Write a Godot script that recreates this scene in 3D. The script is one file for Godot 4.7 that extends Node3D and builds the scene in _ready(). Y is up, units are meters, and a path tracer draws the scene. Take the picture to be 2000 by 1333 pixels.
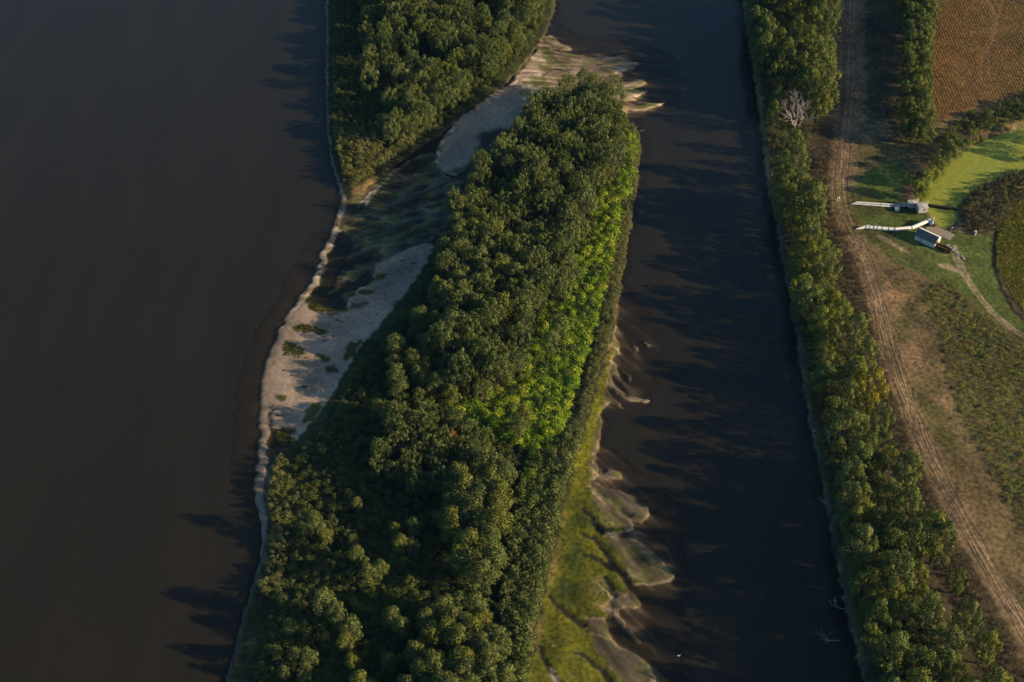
extends Node3D
# A wooded river island seen from a light aircraft in low sun: camera, sky and sun first, then land and water, then trees, then the pump station.

const CAM_H := 432.0
const FOCAL := 2776.0          # focal length in pixels of a 2000 x 1333 frame
const MW := 2048               # ground maps: pixels across and down
const MH := 1600
const RES := 0.34              # metres per ground map pixel
const X0 := -345.0
const Z0 := -784.0
const STEP := 3                # ground mesh: map pixels per cell
const S2 := 0.70710678

var used := {}
var height := PackedFloat32Array()
var albedo: Image
var shore: Image
var tops: Image
var zones: Image
var bump: Image
var rng := RandomNumberGenerator.new()
var ragged := FastNoiseLite.new()
var M := {}
var spots := []                # every tree that gets a label of its own


func _ready() -> void:
	var cam := Camera3D.new()
	cam.name = "camera"
	cam.position = Vector3(0, CAM_H, 0)
	cam.rotation_degrees = Vector3(-45, 0, 0)
	cam.fov = 27.0
	cam.near = 1.0
	cam.far = 12000.0
	add_child(cam)
	cam.current = true

	var sky_mat := ProceduralSkyMaterial.new()
	sky_mat.sky_top_color = Color(0.20, 0.28, 0.37)
	sky_mat.sky_horizon_color = Color(0.38, 0.57, 0.74)
	sky_mat.sky_curve = 0.55
	sky_mat.ground_bottom_color = Color(0.10, 0.11, 0.09)
	sky_mat.ground_horizon_color = Color(0.36, 0.40, 0.44)
	sky_mat.sun_angle_max = 55.0
	sky_mat.sun_curve = 0.35
	var sky := Sky.new()
	sky.sky_material = sky_mat
	var env := Environment.new()
	env.background_mode = Environment.BG_SKY
	env.sky = sky
	env.background_energy_multiplier = 1.0
	env.tonemap_mode = Environment.TONE_MAPPER_LINEAR
	env.tonemap_exposure = 1.85
	env.fog_enabled = true
	env.fog_density = 0.000012
	env.fog_light_color = Color(0.45, 0.66, 1.0)
	env.sdfgi_enabled = true
	env.ssao_enabled = true
	env.ssil_enabled = true
	var we := WorldEnvironment.new()
	we.name = "world_environment"
	we.environment = env
	add_child(we)

	var sun := DirectionalLight3D.new()
	sun.name = "sun"
	sun.light_color = Color(1.0, 0.88, 0.69)
	sun.light_energy = 1.6
	sun.light_angular_distance = 0.5
	sun.shadow_enabled = true
	var e := deg_to_rad(18.0)
	sun.basis = Basis.looking_at(Vector3(-cos(e), -sin(e), -0.22))
	add_child(sun)

	rng.seed = 4711
	ragged.seed = 5
	ragged.frequency = 0.09
	ragged.fractal_octaves = 4
	materials()
	paint_ground()
	build_terrain()
	build_river()
	build_pond()
	build_forest()
	build_ground_cover()
	build_station()
	build_oddments()


# ------------------------------------------------------------------ naming

func numbered(called: String) -> String:
	var n: int = used.get(called, 0)
	used[called] = n + 1
	return called if n == 0 else "%s_%03d" % [called, n]


func tag(o: Node3D, label: String, category: String, group := "", kind := "") -> Node3D:
	o.set_meta("label", label)
	if category != "":
		o.set_meta("category", category)
	if group != "":
		o.set_meta("group", group)
	if kind != "":
		o.set_meta("kind", kind)
	return o


func thing(called: String, label: String, category: String, at := Vector3.ZERO, turn := 0.0, group := "") -> Node3D:
	var o := Node3D.new()
	o.name = numbered(called)
	o.position = at
	o.rotation.y = turn
	add_child(o, true)
	tag(o, label, category, group)
	return o


func part(called: String, mesh: Mesh, mat: Material, parent: Node3D) -> MeshInstance3D:
	var o := MeshInstance3D.new()
	o.name = called
	o.mesh = mesh
	o.material_override = mat
	parent.add_child(o, true)
	return o


func top_mesh(called: String, mesh: Mesh, mat: Material) -> MeshInstance3D:
	return part(numbered(called), mesh, mat, self)


# ------------------------------------------------------------------ places

func ground(px: float, py: float, h := 0.0) -> Vector3:
	# the point of the level h that lies at that place of the survey photograph
	var u := (px - 1000.0) / FOCAL
	var v := (666.5 - py) / FOCAL
	var t := (CAM_H - h) / (S2 * (1.0 - v))
	return Vector3(u * t, h, -S2 * (1.0 + v) * t)


func outline(list: Array, h := 0.0) -> PackedVector2Array:
	var out := PackedVector2Array()
	for i in range(0, list.size(), 2):
		var p := ground(list[i], list[i + 1], h)
		out.append(Vector2(p.x, p.z))
	return out


func smooth(pts: PackedVector2Array, closed: bool, times := 2) -> PackedVector2Array:
	for k in times:
		var out := PackedVector2Array()
		var n := pts.size()
		if not closed:
			out.append(pts[0])
		for i in (n if closed else n - 1):
			var a := pts[i]
			var b := pts[(i + 1) % n]
			out.append(a.lerp(b, 0.25))
			out.append(a.lerp(b, 0.75))
		if not closed:
			out.append(pts[n - 1])
		pts = out
	return pts


func rough(pts: PackedVector2Array, closed: bool, amount: float) -> PackedVector2Array:
	# splits the edges to about a metre and shifts them sideways by noise
	if amount <= 0.0:
		return pts
	var out := PackedVector2Array()
	var n := pts.size()
	for i in (n if closed else n - 1):
		var a := pts[i]
		var b := pts[(i + 1) % n]
		var m := maxi(1, int(a.distance_to(b) / 0.8))
		for k in m:
			var p := a.lerp(b, float(k) / m)
			out.append(p + Vector2(ragged.get_noise_2d(p.x * 2.0, p.y * 2.0), ragged.get_noise_2d(p.x * 2.0 + 900.0, p.y * 2.0)) * amount * 2.0)
	if not closed:
		out.append(pts[n - 1])
	return out


func to_map(p: Vector2) -> Vector2:
	return Vector2((p.x - X0) / RES, (p.y - Z0) / RES)


func fill(img: Image, pts: PackedVector2Array, c: Color) -> void:
	var q := PackedVector2Array()
	var lo := 1e9
	var hi := -1e9
	for p in pts:
		var m := to_map(p)
		q.append(m)
		lo = minf(lo, m.y)
		hi = maxf(hi, m.y)
	var rows := {}
	var n := q.size()
	for i in n:
		var a := q[i]
		var b := q[(i + 1) % n]
		if a.y > b.y:
			var s := a
			a = b
			b = s
		var y := maxi(0, int(ceil(a.y - 0.5)))
		var last := mini(MH - 1, int(ceil(b.y - 0.5)) - 1)
		while y <= last:
			var x := a.x + (b.x - a.x) * ((y + 0.5 - a.y) / (b.y - a.y))
			if not rows.has(y):
				rows[y] = []
			rows[y].append(x)
			y += 1
	for y in rows:
		var xs: Array = rows[y]
		xs.sort()
		for k in range(0, xs.size() - 1, 2):
			var xa := clampi(int(round(xs[k])), 0, MW)
			var xb := clampi(int(round(xs[k + 1])), 0, MW)
			if xb > xa:
				img.fill_rect(Rect2i(xa, y, xb - xa, 1), c)


func stroke(img: Image, pts: PackedVector2Array, wide: float, c: Color, wide_end := -1.0) -> void:
	# a band of that width in metres along the line, tapering to wide_end
	if wide_end < 0.0:
		wide_end = wide
	var n := pts.size()
	for i in n - 1:
		var a := pts[i]
		var b := pts[i + 1]
		var d := (b - a).normalized().orthogonal()
		var wa := lerpf(wide, wide_end, float(i) / (n - 1)) * 0.5
		var wb := lerpf(wide, wide_end, float(i + 1) / (n - 1)) * 0.5
		fill(img, PackedVector2Array([a + d * wa, b + d * wb, b - d * wb, a - d * wa]), c)
		var r := wb
		var ring := PackedVector2Array()
		for k in 8:
			ring.append(b + Vector2.from_angle(k * TAU / 8.0) * r)
		fill(img, ring, c)


func soften(img: Image, halvings: int) -> void:
	if halvings == 0:
		return
	var w := img.get_width()
	var h := img.get_height()
	for k in halvings:
		img.resize(maxi(1, img.get_width() / 2), maxi(1, img.get_height() / 2), Image.INTERPOLATE_BILINEAR)
	img.resize(w, h, Image.INTERPOLATE_CUBIC if halvings > 1 else Image.INTERPOLATE_BILINEAR)


func lin(r: float, g: float, b: float, a := 1.0) -> Color:
	var c := Color(r, g, b).linear_to_srgb()
	c.a = a
	return c


func layer(c: Color, halvings: int, what: Callable) -> void:
	# paints what() draws in one earth colour, with edges as soft as that, onto the ground's colour map
	var img := Image.create_empty(MW, MH, false, Image.FORMAT_RGBA8)
	img.fill(Color(c.r, c.g, c.b, 0.0))
	what.call(img)
	soften(img, halvings)
	albedo.blend_rect(img, Rect2i(0, 0, MW, MH), Vector2i.ZERO)


func area(list: Array, amount := 0.8, closed := true, h := 0.0) -> PackedVector2Array:
	return rough(smooth(outline(list, h), closed), closed, amount)


# ------------------------------------------------------------------ outlines (places on the survey photograph)

var ISLAND := [1105, 178, 1150, 172, 1195, 190, 1215, 215, 1238, 250, 1252, 264, 1249, 300, 1245, 360, 1233, 440, 1219, 520, 1204, 620, 1196, 665, 1186, 700, 1168, 760, 1146, 830, 1120, 910, 1098, 1000,
	1082, 1080, 1064, 1160, 1048, 1240, 1030, 1333, 1010, 1440, 420, 1440, 452, 1333, 478, 1230, 500, 1150, 516, 1105, 524, 1060, 520, 990, 528, 930, 540, 893, 572, 868, 606, 836, 640, 792, 655, 765, 672, 735,
	690, 700, 716, 668, 742, 640, 762, 612, 792, 580, 816, 545, 840, 502, 862, 465, 884, 420, 908, 372, 932, 342, 962, 300, 1002, 256, 1040, 215, 1075, 192]
var NORTH := [640, -90, 640, 120, 641, 250, 648, 310, 664, 360, 674, 392, 700, 386, 742, 346, 792, 311, 852, 266, 907, 226, 966, 186, 1012, 140, 1050, 90, 1074, 52, 1086, 5, 1098, -90]
var BANK := [1438, -90, 1450, 0, 1462, 70, 1476, 170, 1490, 280, 1500, 360, 1515, 430, 1530, 510, 1545, 600, 1561, 700, 1580, 820, 1601, 920, 1625, 1050, 1646, 1150, 1668, 1250, 1688, 1340, 1705, 1440,
	2200, 1440, 2300, 1000, 2300, 400, 2200, -90]
var FLAT := [1200, 660, 1194, 700, 1182, 760, 1170, 830, 1154, 880, 1150, 935, 1156, 975, 1178, 1005, 1206, 1030, 1228, 1038, 1180, 1042, 1190, 1062, 1214, 1092, 1232, 1128, 1252, 1138, 1236, 1144, 1222, 1160, 1196, 1152, 1160, 1128,
	1176, 1150, 1196, 1172, 1184, 1180, 1150, 1178, 1182, 1196, 1190, 1208, 1146, 1210, 1150, 1226, 1164, 1240, 1140, 1244, 1166, 1268, 1192, 1300, 1208, 1333, 1225, 1380, 1240, 1440, 1005, 1440, 1030, 1333, 1048, 1240, 1064, 1160, 1082, 1080, 1098, 1000, 1120, 910, 1146, 830, 1168, 760]
var CHUTE_SAND := [965, 186, 990, 170, 1012, 148, 1030, 122, 1048, 100, 1062, 120, 1068, 150, 1062, 188, 1046, 208, 1030, 222, 1000, 252, 972, 284, 940, 312, 905, 335, 884, 344, 862, 336, 850, 304, 868, 262, 908, 226]
var SPREAD := [1045, 100, 1058, 74, 1078, 66, 1090, 84, 1118, 96, 1108, 100, 1074, 94, 1082, 104, 1130, 108, 1180, 116, 1228, 104, 1274, 106, 1250, 112, 1210, 124, 1182, 130, 1150, 134, 1190, 136, 1230, 120, 1256, 126, 1222, 138,
	1196, 146, 1220, 148, 1200, 160, 1262, 160, 1268, 162, 1240, 172, 1222, 176, 1276, 176, 1254, 186, 1225, 192, 1250, 196, 1214, 198, 1232, 206, 1290, 202, 1312, 193, 1282, 210, 1240, 217, 1214, 214, 1120, 204, 1070, 205, 1060, 160]
var BEACH := [852, 470, 836, 512, 806, 560, 758, 612, 706, 690, 656, 765, 604, 836, 566, 872, 542, 866, 530, 812, 524, 765, 534, 704, 552, 652, 576, 608, 596, 588, 640, 604, 684, 606, 676, 590, 662, 574, 700, 566, 736, 546, 716, 536, 742, 516, 770, 498, 806, 482]
var MUD := [674, 392, 706, 382, 750, 344, 800, 310, 850, 290, 864, 340, 885, 350, 912, 352, 895, 395, 872, 440, 852, 468, 800, 484, 752, 506, 722, 528, 700, 548, 660, 566, 620, 592, 598, 580, 620, 545, 645, 505, 655, 470, 668, 430]
var POND := [1789, 398, 1796, 372, 1816, 346, 1850, 316, 1880, 300, 1920, 281, 1960, 266, 2010, 251, 2120, 222, 2140, 320, 2050, 335, 2004, 336, 1966, 345, 1930, 358, 1900, 376, 1880, 392, 1869, 410, 1866, 440, 1856, 458, 1838, 446, 1824, 436, 1814, 412]
var LAWN := [1648, 362, 1690, 338, 1744, 318, 1776, 334, 1786, 372, 1790, 402, 1812, 414, 1822, 442, 1858, 462, 1900, 470, 1938, 462, 1946, 500, 1938, 530, 1956, 586, 1986, 632, 2020, 656, 2120, 690, 2120, 715, 2010, 680, 1960, 650, 1918, 612, 1872, 578, 1800, 546, 1744, 514, 1694, 478, 1660, 440, 1650, 400]
var CROP := [1812, 196, 1814, 130, 1828, 60, 1842, 0, 1852, -90, 2250, -90, 2250, 110, 2100, 150, 2000, 188, 1940, 205, 1890, 224, 1850, 242, 1812, 236]
var BEANS := [1944, 470, 1960, 440, 1990, 400, 2040, 380, 2250, 370, 2250, 720, 2060, 660, 2005, 632, 1968, 580, 1942, 524]
var WEEDS := [1800, 572, 1850, 558, 1890, 596, 1936, 636, 2000, 684, 2110, 735, 2250, 790, 2250, 1180, 2060, 1120, 1990, 1040, 1950, 960, 1900, 880, 1866, 800, 1842, 720, 1836, 660, 1812, 620]
var BRUSH_HILL := [1874, 414, 1880, 394, 1902, 376, 1940, 356, 2004, 338, 2060, 340, 2070, 385, 2010, 392, 1980, 408, 1952, 444, 1930, 462, 1900, 468, 1876, 456]
var TRACK := [1662, -90, 1660, 60, 1657, 150, 1652, 230, 1644, 310, 1636, 385, 1648, 435, 1682, 500, 1706, 580, 1726, 665, 1756, 755, 1790, 850, 1830, 940, 1882, 1040, 1940, 1140, 1995, 1230, 2060, 1340, 2110, 1440]
var FARM_PATH := [1862, 488, 1868, 520, 1882, 545, 1905, 580, 1935, 618, 1965, 645, 2003, 668, 2060, 695, 2160, 740]
var CREEKS := [
	[1138, 995, 1150, 1004, 1160, 1022, 1176, 1042], [1136, 1046, 1166, 1058, 1182, 1080, 1200, 1106, 1214, 1124, 1232, 1146], [1138, 1082, 1170, 1096, 1196, 1112], [1166, 960, 1190, 978, 1214, 992, 1232, 1008],
	[1180, 1128, 1196, 1150, 1200, 1166], [1070, 1166, 1090, 1190, 1120, 1212, 1140, 1222], [1052, 1260, 1070, 1310, 1100, 1345], [1120, 1274, 1160, 1296, 1190, 1330], [1205, 718, 1222, 744], [1196, 735, 1226, 772]]


func paint_ground() -> void:
	albedo = Image.create_empty(MW, MH, false, Image.FORMAT_RGBA8)
	albedo.fill(lin(0.10, 0.075, 0.05))
	shore = Image.create_empty(MW, MH, false, Image.FORMAT_RF)
	tops = Image.create_empty(MW, MH, false, Image.FORMAT_RF)
	tops.fill(Color(0.4, 0, 0))
	zones = Image.create_empty(MW, MH, false, Image.FORMAT_L8)
	bump = Image.create_empty(MW, MH, false, Image.FORMAT_L8)
	bump.fill(Color(0.5, 0.5, 0.5))
	var one := Color(1, 1, 1)
	var zone := func(pts: PackedVector2Array, n: int): fill(zones, pts, Color8(n, n, n))
	var land := func(pts: PackedVector2Array, top: float, wet := 1.0):
		fill(shore, pts, Color(wet, 0, 0))
		fill(tops, pts, Color(top, 0, 0))

	# --- heights: mud first, then sand, then the vegetated land
	var mud := area(MUD, 1.0)
	land.call(mud, 0.16, 0.62)
	zone.call(mud, 1)
	for sh in [[1196, 560, 1236, 560, 1280, 640, 1300, 700, 1280, 760, 1240, 790, 1180, 780, 1190, 680], [1160, 870, 1240, 900, 1300, 960, 1340, 1010, 1330, 1080, 1360, 1120, 1330, 1180, 1350, 1240, 1340, 1333, 1360, 1440, 1150, 1440, 1150, 950], [1070, 40, 1130, 70, 1240, 80, 1330, 110, 1340, 180, 1310, 220, 1230, 240, 1210, 200, 1100, 150]]:
		fill(shore, area(sh, 2.5), Color(0.20, 0, 0))
	stroke(shore, rough(smooth(outline([650, 470, 632, 500, 608, 545, 578, 596, 548, 645, 526, 700, 512, 760, 508, 830, 506, 890, 500, 940]), false), false, 2.0), 20.0, Color(0.22, 0, 0))
	var bars := [CHUTE_SAND, SPREAD, BEACH,
		[1194, 652, 1204, 662, 1214, 682, 1206, 684, 1196, 672], [1250, 668, 1262, 666, 1276, 677, 1264, 680], [1234, 676, 1244, 676, 1248, 684, 1240, 686], [1196, 680, 1206, 684, 1210, 692, 1200, 692],
		[1188, 700, 1196, 712, 1222, 724, 1242, 749, 1222, 744, 1204, 730, 1190, 716], [1184, 716, 1192, 740, 1212, 768, 1250, 780, 1284, 781, 1264, 788, 1230, 784, 1206, 770, 1184, 740],
		[1178, 750, 1192, 776, 1212, 790, 1230, 801, 1206, 797, 1188, 786, 1180, 800, 1170, 800], [1172, 800, 1180, 830, 1172, 860, 1174, 880, 1166, 870, 1162, 900, 1170, 936, 1150, 940, 1148, 880],
		[1182, 915, 1204, 919, 1221, 932, 1204, 937, 1184, 930], [1158, 940, 1180, 955, 1220, 962, 1248, 976, 1270, 1000, 1266, 1014, 1238, 1022, 1214, 1004, 1180, 980, 1156, 960],
		[1150, 960, 1190, 995, 1222, 1014, 1236, 1026, 1232, 1040, 1180, 1044, 1160, 1010], [1180, 1045, 1204, 1056, 1236, 1052, 1270, 1076, 1302, 1104, 1304, 1116, 1320, 1118, 1318, 1132, 1290, 1140, 1236, 1144, 1206, 1110],
		[1224, 1150, 1240, 1162, 1254, 1186, 1236, 1190, 1222, 1176, 1214, 1196, 1196, 1186, 1196, 1165], [1140, 1208, 1184, 1210, 1194, 1250, 1186, 1254, 1150, 1230], [1200, 1180, 1214, 1216, 1236, 1238, 1262, 1262, 1240, 1252, 1212, 1228, 1196, 1196],
		[1136, 1240, 1170, 1246, 1220, 1270, 1262, 1290, 1284, 1340, 1300, 1440, 1200, 1440, 1170, 1300]]
	for b in bars:
		var p := area(b, 0.7)
		land.call(p, 0.42)
		zone.call(p, 1)
	var flat := area(FLAT, 0.9)
	land.call(flat, 0.6)
	zone.call(flat, 3)
	var rim_line := smooth(outline([641, -90, 641, 120, 643, 250, 650, 310, 664, 356, 671, 398, 662, 440, 642, 480, 628, 512, 622, 545, 600, 572, 574, 610, 548, 655, 528, 705, 518, 760, 516, 830, 514, 890, 508, 940, 510, 1000, 520, 1050]), false)
	var thin_line := smooth(outline([641, -90, 641, 120, 643, 250, 650, 310, 664, 356, 671, 398]), false)
	rim_line = smooth(outline([671, 398, 660, 440, 642, 480, 628, 512, 622, 545, 600, 572, 574, 610, 548, 655, 528, 705, 518, 760, 516, 830, 514, 890, 508, 940, 510, 1000, 520, 1050]), false)
	stroke(shore, rough(thin_line, false, 0.6), 2.6, one)
	stroke(shore, rough(rim_line, false, 1.0), 3.0, one)
	stroke(tops, rim_line, 5.0, Color(0.3, 0, 0))
	stroke(zones, rim_line, 5.0, Color8(1, 1, 1))
	var low_shore := smooth(outline([520, 1050, 512, 1110, 494, 1160, 472, 1235, 450, 1333, 415, 1440]), false)
	stroke(shore, rough(low_shore, false, 0.6), 2.2, one)
	stroke(zones, low_shore, 3.0, Color8(1, 1, 1))
	# a scour hole at the neck of the sand spit
	fill(shore, area([618, 526, 630, 516, 640, 524, 636, 540, 622, 542], 0.8), Color(0.42, 0, 0))
	var isle := area(ISLAND, 0.9)
	land.call(isle, 1.5)
	zone.call(isle, 2)
	var isle_n := area(NORTH, 0.9)
	land.call(isle_n, 1.5)
	zone.call(isle_n, 2)
	var bank := area(BANK, 0.9)
	land.call(bank, 2.6)
	zone.call(bank, 4)
	for c in CREEKS:
		var line := rough(smooth(outline(c), false), false, 0.5)
		stroke(shore, line, 1.4, Color(0.25, 0, 0), 3.0)
	var pond := area(POND, 0.6)
	fill(tops, pond, Color(-0.6, 0, 0))
	var track := smooth(outline(TRACK), false)
	var path := smooth(outline(FARM_PATH), false)
	var lawn := area(LAWN, 0.5)
	var crop := area(CROP, 0.6)
	var beans := area(BEANS, 0.6)
	zone.call(lawn, 5)
	zone.call(crop, 7)
	zone.call(beans, 7)
	stroke(zones, track, 9.0, Color8(6, 6, 6))
	stroke(zones, path, 3.0, Color8(8, 8, 8))
	zone.call(pond, 9)

	# --- colours
	layer(lin(0.052, 0.045, 0.036), 4, func(i): fill(i, mud, Color(1, 1, 1, 1)))
	albedo.fill(lin(0.085, 0.064, 0.046))
	var sand := lin(0.285, 0.222, 0.170)
	var paint := func(c: Color, soft: int, list: Array, rag := 1.0):
		layer(c, soft, func(i): for p in list: fill(i, area(p, rag), c))
	var lines := func(c: Color, soft: int, list: Array, wide: float, end := -1.0, rag := 0.6):
		layer(c, soft, func(i): for p in list: stroke(i, rough(smooth(outline(p), false), false, rag), wide, c, end))
	layer(lin(0.17, 0.125, 0.082), 4, func(i):
		for p in bars:
			for q in Geometry2D.offset_polygon(smooth(outline(p), true), 7.0):
				fill(i, q, lin(0.17, 0.125, 0.082))
		stroke(i, rim_line, 26.0, lin(0.17, 0.125, 0.082)))
	layer(lin(0.050, 0.048, 0.037), 3, func(i): fill(i, mud, lin(0.050, 0.048, 0.037)))
	# dim greenish swirls of silt on the mud of the back chute
	paint.call(lin(0.046, 0.050, 0.027, 0.7), 3, [[700, 390, 760, 350, 800, 345, 790, 380, 740, 410, 706, 430], [690, 440, 760, 430, 800, 445, 840, 450, 800, 465, 720, 470, 670, 470], [810, 300, 846, 300, 856, 345, 820, 350]], 2.0)
	for k in 46:
		var a := rng.randf_range(0.0, 1.0)
		var cx := rng.randf_range(672, 880)
		var cy := lerpf(400, 545, a) - (cx - 672) * 0.18
		var c := lin(0.11, 0.10, 0.085, 0.75) if k % 3 else lin(0.026, 0.028, 0.024, 0.9)
		var w := rng.randf_range(12, 42)
		var arc := rng.randf_range(-9, 12)
		lines.call(c, 1, [[cx - w, cy - arc * 0.2, cx - w * 0.3, cy + arc * 0.7, cx + w * 0.4, cy + arc, cx + w, cy - arc * 0.3]], rng.randf_range(0.4, 1.3), 0.2, 1.4) if k % 2 == 0 else null
	var chute := rough(smooth(outline(CHUTE_SAND), true, 1), true, 1.6)
	var bar_color := lin(0.076, 0.063, 0.042)
	layer(bar_color, 1, func(i): for k in range(3, bars.size()): fill(i, area(bars[k], 0.7), bar_color))
	layer(sand, 1, func(i):
		fill(i, chute, sand)
		fill(i, area(BEACH, 0.8), sand)
		stroke(i, rough(thin_line, false, 0.6), 2.0, lin(0.22, 0.18, 0.14))
		stroke(i, rough(rim_line, false, 1.0), 2.4, lin(0.205, 0.163, 0.125))
		stroke(i, rough(low_shore, false, 0.6), 1.6, lin(0.07, 0.06, 0.045)))
	layer(lin(0.175, 0.138, 0.095), 1, func(i): fill(i, area(SPREAD, 0.7), lin(0.175, 0.138, 0.095)))
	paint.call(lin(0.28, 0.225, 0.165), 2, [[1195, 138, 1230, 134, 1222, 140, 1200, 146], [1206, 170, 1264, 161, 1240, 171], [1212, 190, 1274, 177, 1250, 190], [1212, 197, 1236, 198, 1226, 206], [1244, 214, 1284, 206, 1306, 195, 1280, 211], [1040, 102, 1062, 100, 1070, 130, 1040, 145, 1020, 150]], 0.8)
	paint.call(lin(0.11, 0.115, 0.045, 0.85), 2, [[1056, 96, 1072, 106, 1112, 128, 1086, 132, 1062, 116], [1048, 128, 1072, 130, 1080, 144, 1060, 146], [1032, 146, 1062, 150, 1066, 170, 1040, 172], [1014, 180, 1034, 180, 1040, 190, 1016, 190], [1212, 172, 1272, 172, 1240, 182, 1214, 184], [1236, 206, 1280, 203, 1262, 209, 1240, 212], [1105, 100, 1140, 106, 1136, 112, 1104, 108]], 1.4)
	# thin silt on the upper bars, wet furrows between the ridges
	lines.call(lin(0.075, 0.058, 0.042), 1, [[1062, 92, 1082, 106, 1120, 114, 1164, 118, 1200, 108], [1070, 106, 1096, 126, 1112, 140], [1084, 136, 1104, 140, 1120, 136], [1060, 150, 1080, 136], [1190, 152, 1220, 148, 1250, 136], [1062, 78, 1074, 92, 1096, 96]], 2.0, 0.6)
	# the dark wet backwater beside the chute sand, and weeds along the sand's far side
	paint.call(lin(0.040, 0.042, 0.032), 3, [[930, 262, 985, 250, 1010, 250, 960, 305, 920, 335, 900, 330, 940, 300]], 1.6)
	paint.call(lin(0.10, 0.09, 0.06, 0.8), 2, [[872, 340, 886, 326, 906, 332, 890, 346]], 1.0)
	paint.call(lin(0.19, 0.155, 0.122, 0.75), 3, [[560, 700, 600, 690, 640, 740, 600, 790, 560, 760], [700, 560, 780, 510, 820, 500, 790, 540, 740, 580], [620, 620, 680, 620, 700, 650, 650, 670, 610, 650], [540, 790, 580, 800, 590, 840, 550, 850]], 2.5)
	paint.call(lin(0.055, 0.052, 0.036, 0.85), 2, [[636, 540, 700, 530, 740, 520, 726, 545, 690, 562, 650, 566], [600, 592, 640, 584, 680, 596, 670, 612, 620, 616], [676, 600, 720, 590, 716, 600, 690, 610]], 2.0)
	lines.call(lin(0.26, 0.225, 0.19, 0.85), 1, [[698, 410, 710, 392, 738, 364, 790, 322, 830, 296], [712, 404, 720, 388, 746, 362]], 1.3, 0.4, 0.8)
	# green weed on the beach
	var weed := lin(0.060, 0.062, 0.020)
	paint.call(weed, 1, [[600, 590, 640, 588, 676, 596, 680, 608, 640, 612, 606, 608], [578, 636, 600, 634, 640, 648, 636, 654, 590, 652, 576, 648], [552, 668, 580, 672, 594, 690, 584, 702, 556, 694], [612, 560, 660, 566, 700, 560, 690, 582, 640, 588, 604, 588], [700, 556, 744, 536, 760, 540, 720, 560], [640, 720, 664, 712, 660, 730, 636, 736], [620, 690, 650, 700, 640, 708, 616, 700], [586, 810, 620, 780, 628, 800, 600, 836], [668, 690, 700, 660, 706, 676, 676, 712], [530, 840, 580, 836, 576, 860, 545, 880, 528, 870], [534, 768, 552, 776, 560, 788, 540, 780], [590, 732, 616, 734, 606, 742], [700, 570, 736, 566, 734, 572, 704, 578], [636, 545, 672, 560, 700, 556, 720, 548, 700, 570, 650, 572]], 1.6)
	var speck := lin(0.05, 0.045, 0.022)
	layer(speck, 0, func(i):
		for k in 330:
			var p := ground(rng.randf_range(520, 850), rng.randf_range(480, 870))
			var q := Vector2(p.x, p.z)
			if Geometry2D.is_point_in_polygon(q, area_beach()) and ragged.get_noise_2d(q.x * 0.6, q.y * 0.6) > -0.02:
				var r := rng.randf_range(0.2, 0.9)
				var ring := PackedVector2Array()
				for j in 7:
					ring.append(q + Vector2.from_angle(j * TAU / 7.0) * Vector2(1.5, 0.8) * r * rng.randf_range(0.5, 1.2))
				fill(i, ring, speck))
	layer(lin(0.30, 0.24, 0.185, 0.7), 2, func(i): stroke(i, rough(smooth(outline([528, 705, 522, 765, 520, 830, 518, 890, 512, 940]), false), false, 0.6), 2.2, lin(0.26, 0.2, 0.15, 0.7)))
	# the green flat: yellow-green grass with darker and browner patches, sand showing at the fringe
	layer(lin(0.092, 0.098, 0.014), 1, func(i): fill(i, flat, lin(0.092, 0.098, 0.014)))
	paint.call(lin(0.125, 0.13, 0.014, 0.8), 2, [[1140, 850, 1160, 850, 1130, 960, 1112, 990], [1160, 770, 1180, 770, 1165, 830, 1146, 850], [1060, 1190, 1110, 1200, 1150, 1230, 1170, 1290, 1120, 1280, 1070, 1240], [1080, 1300, 1170, 1310, 1190, 1360, 1060, 1360], [1130, 1160, 1180, 1160, 1180, 1175, 1130, 1172], [1120, 1010, 1160, 1040, 1190, 1090, 1210, 1130, 1170, 1100, 1130, 1060]], 2.4)
	paint.call(lin(0.050, 0.066, 0.014, 0.85), 2, [[1104, 1050, 1136, 1060, 1142, 1100, 1128, 1120, 1104, 1110], [1110, 1130, 1136, 1160, 1124, 1190, 1092, 1170, 1080, 1140], [1120, 1000, 1140, 1010, 1138, 1030, 1116, 1030]], 2.0)
	paint.call(lin(0.16, 0.115, 0.055, 0.7), 2, [[1098, 1000, 1108, 1000, 1090, 1090, 1074, 1150, 1066, 1150], [1056, 1200, 1066, 1210, 1052, 1290, 1040, 1310]], 1.5)
	paint.call(lin(0.14, 0.125, 0.055, 0.7), 2, [[1166, 1010, 1200, 1018, 1226, 1032, 1186, 1040, 1172, 1030], [1220, 1090, 1246, 1120, 1250, 1136, 1234, 1130], [1154, 1130, 1184, 1132, 1196, 1156, 1180, 1172, 1150, 1160]], 1.2)
	layer(lin(0.030, 0.030, 0.022), 1, func(i): for c in CREEKS: stroke(i, rough(smooth(outline(c), false), false, 0.5), 1.1, lin(0.03, 0.03, 0.022), 2.4))
	# pale rims painted along the bars' down-current edges
	lines.call(lin(0.20, 0.16, 0.115), 1, [[1210, 776, 1236, 784, 1262, 786, 1284, 782], [1182, 1043, 1214, 1042, 1232, 1038, 1236, 1024, 1228, 1016], [1236, 1143, 1268, 1142, 1300, 1136, 1318, 1130, 1321, 1118], [1240, 1022, 1262, 1015, 1270, 1002], [1160, 1180, 1184, 1180, 1198, 1168, 1200, 1156], [1138, 1210, 1186, 1209], [1232, 1146, 1230, 1160, 1220, 1168], [1196, 1190, 1208, 1214, 1204, 1220], [1150, 946, 1164, 975, 1160, 930, 1158, 886], [1136, 1240, 1160, 1240, 1190, 1252], [1110, 1318, 1130, 1330]], 0.7, 0.5, 0.25)
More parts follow.
